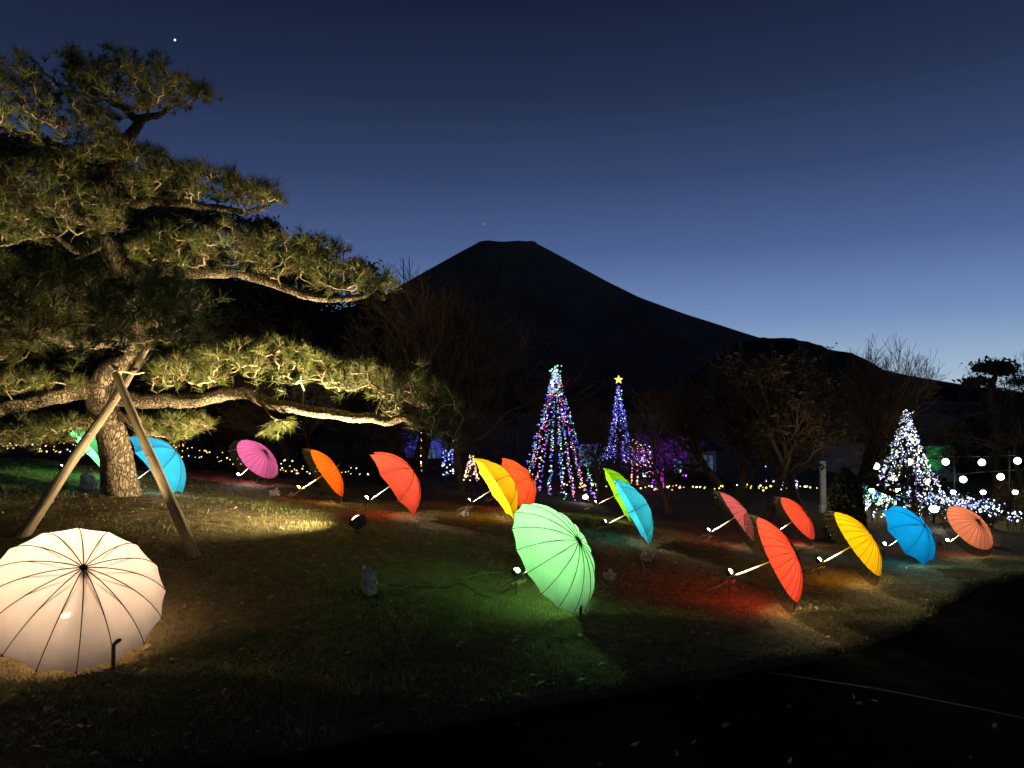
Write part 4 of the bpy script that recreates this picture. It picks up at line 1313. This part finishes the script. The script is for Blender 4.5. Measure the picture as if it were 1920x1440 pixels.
light_figure(840, 20, 838, 890, 10, 60, .026, ['blue', 'paleblue', 'white'], [.5, .3, .2], 'small hanging curtain of blue lights left of the yellow umbrella', 'curtain')
light_figure(884, 17, 853, 902, 15, 90, .024, ['peach', 'white', 'pink', 'warm'], [.35, .3, .2, .15], 'small pinkish white light cone peeking out behind the yellow umbrella', 'cone')
light_figure(1212, 24, 832, 893, 14, 90, .034, ['warm', 'white', 'paleblue', 'peach', 'cyan'], [.3, .25, .2, .15, .1], 'gold and white light figure left of the forked bare tree', 'wave')
light_figure(1232, 22, 880, 918, 11, 60, .028, ['magenta', 'paleblue', 'purple', 'pink'], [.4, .25, .2, .15], 'magenta and blue light figure at the foot of the forked bare tree', 'wave')
light_figure(1270, 25, 862, 895, 7, 20, .034, ['cyan', 'white', 'paleblue'], [.4, .3, .3], 'pale cyan light cluster right of the forked bare tree', 'curtain')
light_figure(1458, 20, 900, 918, 9, 26, .026, ['paleblue', 'white'], [.6, .4], 'left one of two pale blue light clusters by the tall shrubs', 'wave')
light_figure(1486, 20, 899, 916, 9, 26, .026, ['paleblue', 'white'], [.5, .5], 'right one of two pale blue light clusters by the tall shrubs', 'wave')
light_figure(1655, 18.6, 912, 942, 36, 160, .022, ['emerald', 'green', 'cyan', 'gold'], [.5, .2, .2, .1], 'green glowing light mound at the left foot of the white light tree', 'wave')
light_figure(1898, 17, 958, 976, 12, 26, .026, ['paleblue', 'white'], [.5, .5], 'small blue white light cluster right of the blue light hedge', 'wave')
tube = on_ground(1241, 21.5)
mt = empty('light_tube', tube, 'glowing magenta light tube at the foot of the forked tree', 'light tube')
MB().tube([(0, 0, at(1241, 914, 21.5)[2] - tube[2]), (0, 0, at(1241, 889, 21.5)[2] - tube[2])], .045, 10).build('glow_tube', emit('magenta_glow', (.8, .04, 1), 2.2), mt, True)
MB().tube([(0, 0, -.05), (0, 0, at(1241, 914, 21.5)[2] - tube[2])], .02, 8).build('stand', M['metal'], mt)

# blue light hedge running right from the white tree
hp = [at(x, y, d) for x, y, d in [(1735, 938, 18.0), (1790, 945, 17.6), (1830, 950, 17.3), (1862, 954, 17.0)]]
hb = np.array([hp[0][0], hp[0][1], gz(hp[0][0], hp[0][1])])
ho = empty('light_hedge', hb, 'low hedge netted with blue white lights behind the salmon umbrella', 'hedge')
HP = catmull(hp, 20); n_ = 420
idx = rng.integers(0, len(HP), n_)
Pb = HP[idx] + rng.normal(0, 1, (n_, 3)) * np.array([.10, .14, .085])
bulbs('bulbs', Pb - hb, .022, ['white', 'paleblue', 'blue'], ho, [.5, .35, .15])
idx = rng.integers(0, len(HP), 2600)
Pl = HP[idx] + rng.normal(0, 1, (2600, 3)) * np.array([.12, .12, .14]) - np.array([0, 0, .12])
lnk('foliage', leaf_mesh('foliage', Pl - hb, .04, M['shrubleaf'], rng), ho)['kind'] = 'stuff'
stm = MB()
for q in HP[::6]: stm.tube([q - hb, (q[0] - hb[0], q[1] - hb[1], gz(q[0], q[1]) - hb[2] - .05)], .014, 5)
stm.build('stems', M['barebark'], ho)

# globe lamps on two wires between posts
M['globe'] = emit('globe_glow', (1, .95, .80), 11.0, True)
GD = 19.0
G1 = [(1643, 874), (1706, 866), (1773, 866), (1841, 867), (1908, 864)]; G2 = [(1676, 897), (1738, 902), (1806, 899), (1876, 894)]
posts = []
for (px, lab) in ((1617, 'left post carrying the globe lamp wires'), (1787, 'middle post carrying the globe lamp wires'), (1890, 'right post carrying the globe lamp wires'), (2010, 'last post carrying the globe lamp wires, beyond the picture edge')):
    if px > 1930: lab = None
    b = on_ground(px, GD + .3)
    po = MB(); h = at(px, 846, GD + .3)[2] - b[2]
    po.tube([(0, 0, -.1), (0, 0, h)], .022, 8); po.ball((0, 0, h), .03, 8, 5)
    oo = po.build('lamp_post', M['metal'], None, True); oo.location = b
    tag(oo, lab or 'post at the picture edge carrying the globe lamp wires', 'post', 'posts of the globe lamps'); posts.append(b + [0, 0, h])


GL = {1643: 'round globe lamp hanging just left of the white light tree', 1706: 'upper globe lamp hanging before the middle of the white light tree', 1773: 'round globe lamp hanging beside the green lit wall, left of the middle post', 1841: 'upper row globe lamp midway between middle and right posts', 1908: 'round globe lamp hanging just right of the right post',
      1676: 'lower globe lamp before the left flank of the white light tree', 1738: 'lower globe lamp before the right flank of the white light tree', 1806: 'lower row globe lamp just right of the middle post', 1876: 'lower row globe lamp just left of the right post'}


def globes(G, off, row):
    P = [posts[0] + [0, 0, off]] + [at(x, y - 11, GD) for x, y in G] + [posts[-1] + [0, 0, off]]
    wb = P[0].copy()
    w = empty('lamp_wire', wb, 'thin wire carrying the %s row of globe lamps' % row, 'wire', 'wires of the globe lamps')
    MB().tube(np.array(P) - wb, .009, 5).build('cable', M['wire'], w)
    for k, (x, y) in enumerate(G):
        c = at(x, y, GD)
        g = empty('globe_lamp', c + [0, 0, .14], GL[x], 'globe lamp', 'round globe lamps on the wires')
        MB().ball((0, 0, -.14), .080, 14, 10).build('globe', M['globe'], g, True)
        MB().tube([(0, 0, -.05), (0, 0, -.01), (0, 0, .01)], [.035, .03, .01], 10).build('cap', M['metal'], g)


globes(G1, .0, 'upper'); globes(G2, -.38, 'lower')

# garden lanterns
M['lantern'] = emit('lantern_glow', (1, .82, .48), 55, True)
for k, px in enumerate((1632, 1681, 1784, 1840, 1900)):
    lab = ['warm garden lantern at the left foot of the white light tree', 'warm garden lantern under the middle of the white light tree', 'garden lantern by the middle globe lamp post', 'garden lantern between two globe lamp posts', 'garden lantern by the right globe lamp post'][k]
    b = on_ground(px, 17.8 if k > 1 else 18.2)
    z = at(px, 922, 17.8)[2] - b[2]
    o = empty('garden_lantern', b, lab, 'lantern', 'small garden lanterns')
    MB().tube([(0, 0, -.05), (0, 0, z - .06)], .016, 8).build('post', M['metal'], o)
    MB().ball((0, 0, z), .055, 12, 8).build('lamp', M['lantern'], o, True)
    MB().tube([(0, 0, z + .045), (0, 0, z + .06), (0, 0, z + .09)], [.11, .08, .01], 12).build('hood', M['metal'], o)

# strong white flood light at the right foot of the white tree and others in the background
p_ = on_ground(1748, 17.7) + np.array([0, 0, .36])
flood_light(p_, (-.15, -1, .25), (.9, .96, 1), 40, 130, 26, 'glaring white flood light at the right foot of the white light tree', 2.0, .6)
p_ = on_ground(1097, 18.6) + np.array([0, 0, .14])
flood_light(p_, (-.2, -.9, .5), (1, .95, .75), 14, 120, 20, 'bright flood light at the right foot of the multicoloured light tree', 1.3, .5)

# ------------------------------------------------------------------ purple lit weeping tree and the pavilion behind it
M['pale_twig'] = mat('pale_twigs', (.12, .10, .095), (.22, .19, .18), rough=.9, scale=6)
WT = bare_meshes(205, 5.0, M['barebark'], M['pale_twig'], levels=5, spread=.8, trop=-.13, kids=4, first=.26, wob=.12)
b = on_ground(1292, 25)
wt = empty('weeping_tree', b, 'weeping bare tree lit purple in front of the pavilion', 'tree')
s = (at(1292, 800, 25)[2] - b[2]) / 5.0
wt.scale = (s * 1.1, s * 1.1, s); lnk('trunk', WT[0], wt); lnk('branches', WT[1], wt)['kind'] = 'stuff'
b2 = on_ground(1222, 26)
wt2 = empty('weeping_tree', b2, 'weeping bare tree lit purple behind the gold light figure', 'tree')
s = (at(1222, 800, 26)[2] - b2[2]) / 5.0
wt2.scale = (s * 1.1, s * 1.1, s); wt2.rotation_euler = (0, 0, 2); lnk('trunk', WT[0], wt2); lnk('branches', WT[1], wt2)['kind'] = 'stuff'
PUR = (.36, .04, 1)
p_ = on_ground(1284, 23.8) + np.array([0, 0, .2]); flood_light(p_, (.05, .6, .8), PUR, 1000, 130, 5, 'purple flood light aimed up at the weeping tree by the pavilion', 1.2, .6)
p_ = on_ground(1224, 24.6) + np.array([0, 0, .2]); flood_light(p_, (0, .6, .8), PUR, 900, 130, 5, 'purple flood light aimed up behind the gold light figure', 1.2, .6)

M['wall'] = mat('pale_wall', (.42, .42, .44), (.55, .55, .57), rough=.9, scale=3)
M['roof'] = mat('dark_roof', (.03, .035, .04), (.06, .065, .07), rough=.8, scale=5)
M['window_lit'] = emit('lit_window', (.25, .48, .75), .22)
M['frame'] = mat('window_frame', (.25, .26, .28), rough=.6)


def hut(px0, px1, eave_y, ridge_y, depth, label, wallm, deep=3.0, windows=(), roof_over=.25):
    xc = (px0 + px1) / 2; b = on_ground(xc, depth); w = (px1 - px0) / F * depth
    he = at(xc, eave_y, depth)[2] - b[2]; hr = at(xc, ridge_y, depth)[2] - b[2]
    o = empty('pavilion', b, label, 'building')
    MB().box((0, deep / 2, he / 2), (w, deep, he)).build('wall', wallm, o)
    e = w / 2 + roof_over; r_ = MB()
    y0, y1 = -roof_over, deep + roof_over
    r_.add([(-e, y0, he + .003), (e, y0, he + .003), (e, y1, he + .003), (-e, y1, he + .003), (-e * .55, deep * .5, hr), (e * .55, deep * .5, hr)], [(0, 1, 5, 4), (1, 2, 5), (2, 3, 4, 5), (3, 0, 4), (3, 2, 1, 0)])
    r_.build('roof', M['roof'], o)
    for (wx0, wx1, wy0, wy1) in windows:
        x0 = (wx0 - xc) / F * depth; x1 = (wx1 - xc) / F * depth; z0 = at(xc, wy1, depth)[2] - b[2]; z1 = at(xc, wy0, depth)[2] - b[2]
        wn = MB().box(((x0 + x1) / 2, -.02, (z0 + z1) / 2), (x1 - x0, .03, z1 - z0)).build('window', M['window_lit'], o)
        fr = MB()
        for xx in (x0, (x0 + x1) / 2, x1): fr.box((xx, -.045, (z0 + z1) / 2), (.04, .03, z1 - z0 + .06))
        for zz in (z0, z1): fr.box(((x0 + x1) / 2, -.048, zz), (x1 - x0 + .08, .03, .05))
        fr.build('frame', M['frame'], wn)
    return o


hut(1205, 1342, 845, 800, 29, 'small pavilion lit purple with pale blue windows at its corner', M['wall'], windows=[(1316, 1336, 852, 888), (1262, 1272, 866, 892)])
hut(752, 828, 812, 795, 30, 'dim bluish hut behind the coral red umbrella', M['wall'], windows=[(800, 818, 842, 868)])
hut(1595, 1680, 828, 812, 31, 'tall grey blue building behind the white light tree', M['wall'])
hut(1735, 1800, 836, 826, 30, 'building with green lit wall right of the white light tree', M['wall'])
hut(1085, 1135, 832, 818, 30, 'dim building with teal wall between the two light trees', M['wall'])
p_ = on_ground(1768, 28.6) + np.array([0, 0, .2]); flood_light(p_, (0, .8, .6), (.06, 1, .22), 45, 80, 3, 'green flood light below the green lit wall', 1.2, .6)
p_ = on_ground(1112, 28.6) + np.array([0, 0, .2]); flood_light(p_, (0, .8, .6), (.1, .8, .75), 30, 130, 3, 'teal flood light below the dim wall between the light trees', 1.2, .6)
p_ = on_ground(790, 28.6) + np.array([0, 0, .2]); flood_light(p_, (0, .8, .6), (.10, .12, 1), 60, 130, 3, 'blue flood light below the dim hut', 1.2, .6)

# green lamp on a thin mast left of the white tree
b = on_ground(1657, 20.5)
o = empty('mast_lamp', b, 'thin mast with a small green lamp left of the white light tree', 'lamp')
h = at(1657, 822, 20.5)[2] - b[2]
MB().tube([(0, 0, -.1), (0, 0, h)], .018, 8).build('mast', M['metal'], o)
MB().ball((0, 0, h), .06, 12, 8, sc=(1.4, 1, .55)).build('lamp', emit('green_lamp', (.1, 1, .35), 3), o, True)
MB().tube([(0, 0, h + .03), (0, 0, h + .05)], [.09, .05], 10).build('cap', M['metal'], o)

# white post, branch shadows painted into its colour as dark streaks
def post_mat():
    m, t, p, o_ = new_mat('branch_shadow_post')
    p.inputs['Roughness'].default_value = .6
    tcn = t.nodes.new('ShaderNodeTexCoord'); mp = t.nodes.new('ShaderNodeMapping'); mp.inputs['Scale'].default_value = (14, 14, 9); mp.inputs['Rotation'].default_value = (.3, .7, 0)
    t.links.new(tcn.outputs['Object'], mp.inputs[0])
    w = t.nodes.new('ShaderNodeTexWave'); w.inputs['Scale'].default_value = 1.1; w.inputs['Distortion'].default_value = 9; w.inputs['Detail'].default_value = 3
    t.links.new(mp.outputs[0], w.inputs['Vector'])
    r = t.nodes.new('ShaderNodeValToRGB'); r.color_ramp.elements[0].position = .28; r.color_ramp.elements[1].position = .36
    r.color_ramp.elements[0].color = (.03, .03, .03, 1); r.color_ramp.elements[1].color = (.72, .72, .7, 1)
    t.links.new(w.outputs['Fac'], r.inputs[0]); t.links.new(r.outputs[0], p.inputs['Base Color'])
    return m


b = on_ground(1541, 19.4)
o = empty('white_post', b, 'narrow white post with painted branch shadow streaks beside the small red umbrella', 'post')
h = at(1540, 866, 19.4)[2] - b[2]
MB().box((0, 0, h * .55), (.115, .115, h * .9)).build('shaft', post_mat(), o)
MB().box((0, 0, h * .06), (.15, .15, h * .18)).build('base', M['white_paint'], o)
MB().box((0, 0, h + .004), (.13, .13, .03)).build('cap', M['white_paint'], o)

# ------------------------------------------------------------------ small things lying on the lawn
def wrapped(px, py, size, label, tall=1.0):
    p = hit(px, py)
    o = empty('wrapped_connector', p, label, 'plastic wrap', 'plastic wrapped plug connections')
    r = np.random.default_rng(int(px * 7 + py))
    b = MB(); b.ball((0, 0, 0), 1, 18, 12)
    V = np.array(b.V)
    d = 1 + .22 * np.sin(V @ r.normal(0, 3, 3)) + .18 * np.sin(V @ r.normal(0, 6, 3) + 1) + r.normal(0, .07, len(V))
    V = V * d[:, None] * np.array([size * .55, size * .5, size * .6 * tall]); V[:, 2] += size * .45 * tall
    b.V = [tuple(v) for v in V]
    b.build('wrapping', M['plastic'], o)
    kn = MB(); a = r.random() * 6
    kn.tube([(0, 0, size * .9 * tall), (.15 * size * math.cos(a), .15 * size * math.sin(a), size * 1.15 * tall), (.4 * size * math.cos(a), .4 * size * math.sin(a), size * 1.25 * tall)], [size * .10, size * .07, size * .16], 7, jit=.2)
    kn.build('knot', M['plastic'], o)


wrapped(690, 1114, .11, 'crumpled plastic wrapped plug standing on the open lawn left of the green umbrella', 1.6)
wrapped(1213, 1052, .13, 'plastic wrapped plug at the foot of the turquoise umbrella', .7)
wrapped(1142, 1088, .11, 'plastic wrapped plug right of the pale green umbrella', .7)
wrapped(515, 930, .13, 'plastic wrapped plug left of the orange umbrella', .7)
wrapped(162, 918, .14, 'plastic wrapped plug just left of the pine trunk', 1.3)
wrapped(1757, 1018, .16, 'plastic wrapped plug between the azure and salmon umbrellas', .9)
wrapped(1868, 1024, .16, 'plastic wrapped plug right of the salmon umbrella', .6)
wrapped(872, 968, .10, 'plastic wrapped plug by the handle of the yellow umbrella', .7)


def ground_cable(name, px, rad, m, label):
    P = catmull([hit(x, y, rad + dz) for x, y, dz in px], 8)
    o = MB().tube(P - P[0], rad, 6).build(name, m, None, True); o.location = P[0]
    tag(o, label, 'cable', 'cables on the lawn')


M['white_cable'] = mat('pale_cable', (.16, .16, .14), rough=.6)
ground_cable('power_cable', [(728, 1100, .01), (765, 1104, .012), (800, 1106, .01), (840, 1106, .01), (862, 1101, .018), (885, 1110, .012), (905, 1122, .01), (930, 1122, .01), (944, 1108, .04)], .006, M['black'], 'black cable running over the grass to the pale green umbrella')
ground_cable('power_cable', [(700, 1112, .01), (745, 1110, .015), (770, 1106, .02), (780, 1116, .012), (812, 1110, .012), (835, 1096, .02), (865, 1088, .012), (910, 1080, .012), (945, 1079, .02)], .0045, M['white_cable'], 'pale thin cable curling over the grass from the wrapped plug')
ground_cable('power_cable', [(680, 1008, .03), (690, 1030, .01), (705, 1045, .01), (720, 1058, .01)], .006, M['black'], 'short black cable leaving the pine spotlight')
ground_cable('power_cable', [(1098, 1082, .01), (1120, 1086, .01), (1142, 1086, .01)], .005, M['white_cable'], 'short pale cable right of the pale green umbrella')
ground_cable('power_cable', [(1204, 1056, .01), (1207, 1066, .01), (1213, 1076, .01)], .005, M['white_cable'], 'pale cable end below the turquoise umbrella')

# pegs holding the big umbrellas
def peg(px, py, h, label, hook=True):
    p = hit(px, py)
    b = MB(); b.tube([(0, 0, -.05), (0, 0, h * .75), (.004, 0, h * .86)] + ([(.03, -.005, h * .97), (.045, -.005, h)] if hook else [(.003, 0, h)]), [.012, .012, .011] + ([.013, .010] if hook else [.008]), 8)
    o = b.build('ground_peg', M['board'], None, True); o.location = p
    tag(o, label, 'peg', 'pegs in the lawn')


peg(212, 1262, .19, 'bent topped wooden peg in front of the big white umbrella')
peg(1089, 1162, .11, 'short straight peg in front of the pale green umbrella', False)
tw_ = MB(); q0 = hit(-30, 1232)
tw_.tube(catmull([q0 - q0 + [0, 0, .02], hit(8, 1226) - q0 + [0, 0, .05], hit(20, 1222) - q0 + [0, 0, .07], hit(28, 1238) - q0 + [0, 0, .01]], 4), .006, 6)
o = tw_.build('fallen_twig', M['black'], None, True); o.location = q0; tag(o, 'dark bent twig on the grass below the big white umbrella', 'twig')

# weeds
def weed(px, py, n, h, label):
    p = hit(px, py); r = np.random.default_rng(int(px))
    o = empty('weed_plant', p, label, 'plant', 'dry weeds by the pole')
    V = []; Fq = []
    for k in range(n):
        a = r.random() * 6.28; ln = r.uniform(.3, .9); hh = h * r.uniform(.5, 1.1)
        d = np.array([math.cos(a), math.sin(a), 0]); s_ = np.array([-math.sin(a), math.cos(a), 0]) * .006
        c0 = np.zeros(3); c1 = d * hh * ln * .35 + [0, 0, hh * .6]; c2 = d * hh * ln + [0, 0, hh * (1.0 - .4 * ln)]
        bi = len(V); V += [c0 - s_ * .6, c0 + s_ * .6, c1 + s_, c1 - s_, c2]
        Fq += [(bi, bi + 1, bi + 2, bi + 3), (bi + 3, bi + 2, bi + 4)]
    b = MB(); b.add(V, Fq); b.build('blades', M['dryleaf_pale'], o)


M['dryleaf_pale'] = leafy('pale_dry_leaves', (.12, .11, .045), (.24, .21, .10), scale=8)
for k, (x, y, n_, h_, lab) in enumerate([(388, 966, 16, .10, 'small pale weed right of the log pole foot'), (312, 1003, 22, .14, 'dry grassy weed between the two poles'), (330, 1030, 16, .10, 'low dry weed by the foot of the log pole'), (60, 965, 14, .12, 'dry weed behind the long grey log pole'), (440, 985, 10, .07, 'tiny weed on the spotlit grass')]): weed(x, y, n_, h_, lab)

# ------------------------------------------------------------------ grass, litter, fallen leaves
def scatter(n, dmin, dmax, power=1.6, seed=3):
    r = np.random.default_rng(seed)
    dep = dmin + (dmax - dmin) * r.random(n) ** power
    px = r.uniform(-60, 1980, n)
    x = (px - 960) / F * dep; y = dep
    k = ~in_path(x, y) | (edge_dist(x, y) < .30 * r.random(len(x)) ** 2.2)
    return x[k], y[k], r


def blades(name, n, dmin, dmax, hgt, wid, m, seed, power=1.5, lean=.6, mask=None, flat=False):
    x, y, r = scatter(n, dmin, dmax, power, seed)
    if mask is not None:
        k = r.random(len(x)) < mask(x, y); x = x[k]; y = y[k]
    z = ground(x, y) - .004
    P = np.stack([x, y, z], -1); n = len(x)
    a = r.random(n) * 2 * PI; ln = lean * r.random(n) + .15
    d = np.stack([np.cos(a) * ln, np.sin(a) * ln, (.06 * r.random(n) + .02 if flat else np.ones(n))], -1)
    d /= np.linalg.norm(d, axis=1)[:, None]
    h = hgt * (.45 + .9 * r.random(n)) * (.65 + 1.3 * np.clip(vnoise(x, y, .35, 41) + .25, 0, 1))
    s = np.stack([-np.sin(a + r.normal(0, .5, n)), np.cos(a), np.zeros(n)], -1) * (wid * (.6 + .8 * r.random(n)))[:, None]
    if flat: P[:, 2] += .008 + .012 * r.random(n)
    V = np.stack([P - s, P + s, P + d * h[:, None]], 1).reshape(-1, 3)
    o = lnk(name, np_mesh(name, V, np.arange(len(V)).reshape(-1, 3), False, [m]))
    tag(o, kind='stuff')
    return o


M['grass'] = leafy('lawn_grass', (.12, .165, .038), (.27, .265, .095), scale=2.5, trans=.3)
M['straw'] = leafy('needle_litter', (.12, .08, .038), (.27, .20, .10), scale=6, trans=.15)


def lawn_mask(x, y):
    treed = np.hypot((x - PINE[0] - .3) / 2.3, (y - PINE[1] + .9) / 2.0)
    return np.clip(.25 + .9 * sstep(.6, 1.3, treed), 0, 1) * (.25 + 1.5 * np.clip(vnoise(x, y, .8, 21) + .3, 0, 1)) * (.6 + .9 * np.clip(vnoise(x, y, .22, 22) + .4, 0, 1))


tag(blades('grass', 360000, 3.6, 13.5, .034, .0026, M['grass'], 5, 1.35, .9, lawn_mask), 'short winter grass covering the sloping lawn', kind='stuff')
tag(blades('pine_litter', 60000, 3.6, 11, .05, .0022, M['straw'], 6, 1.3, 1.0, lambda x, y: np.clip(.18 + 1.0 * (1 - sstep(.7, 1.5, np.hypot((x - PINE[0] - .3) / 2.3, (y - PINE[1] + .9) / 2.0))), 0, 1), flat=True), 'dry pine needles strewn under the pine', kind='stuff')
x, y, r = scatter(5200, 3.3, 11, 1.6, 8)
keep = r.random(len(x)) < .5
x = x[keep]; y = y[keep]
P = np.stack([x, y, ground(x, y) + .012], -1); n_ = len(x)
a = r.random(n_) * 2 * PI; s_ = .011 + .028 * r.random(n_) ** 2.5
u_ = np.stack([np.cos(a), np.sin(a), r.normal(0, .25, n_)], -1); v_ = np.stack([-np.sin(a), np.cos(a), r.normal(0, .35, n_)], -1)
V = np.stack([P - u_ * s_[:, None], P + v_ * s_[:, None] * .55 + [0, 0, .006], P + u_ * s_[:, None], P - v_ * s_[:, None] * .55 + [0, 0, .006]], 1).reshape(-1, 3)
M['fallen'] = leafy('fallen_leaf', (.18, .11, .045), (.45, .32, .16), scale=9, trans=.2)
tag(lnk('fallen_leaves', np_mesh('fallen_leaves', V, np.arange(4 * n_).reshape(-1, 4), False, [M['fallen']])), 'small dry leaves scattered over the lawn', kind='stuff')
# a few leaves on the tar
r = np.random.default_rng(12)
lp_ = np.array([path_pt(x_, y_) for x_, y_ in [(1310, 1312), (1480, 1328), (1600, 1310), (1360, 1365), (1190, 1400), (1300, 1395), (1270, 1418), (1865, 1365), (1820, 1425), (1480, 1432), (970, 1362), (1124, 1437), (1610, 1322), (1640, 1316)]])
lp_[:, 2] += .012
tag(lnk('path_leaves', leaf_mesh('path_leaves', lp_, .03, M['fallen'], r)), 'few dry leaves lying on the dark path', kind='stuff')
print('TRIS', sum(len(o.data.polygons) for o in bpy.data.objects if o.type == 'MESH'), 'OBJ', len(bpy.data.objects))
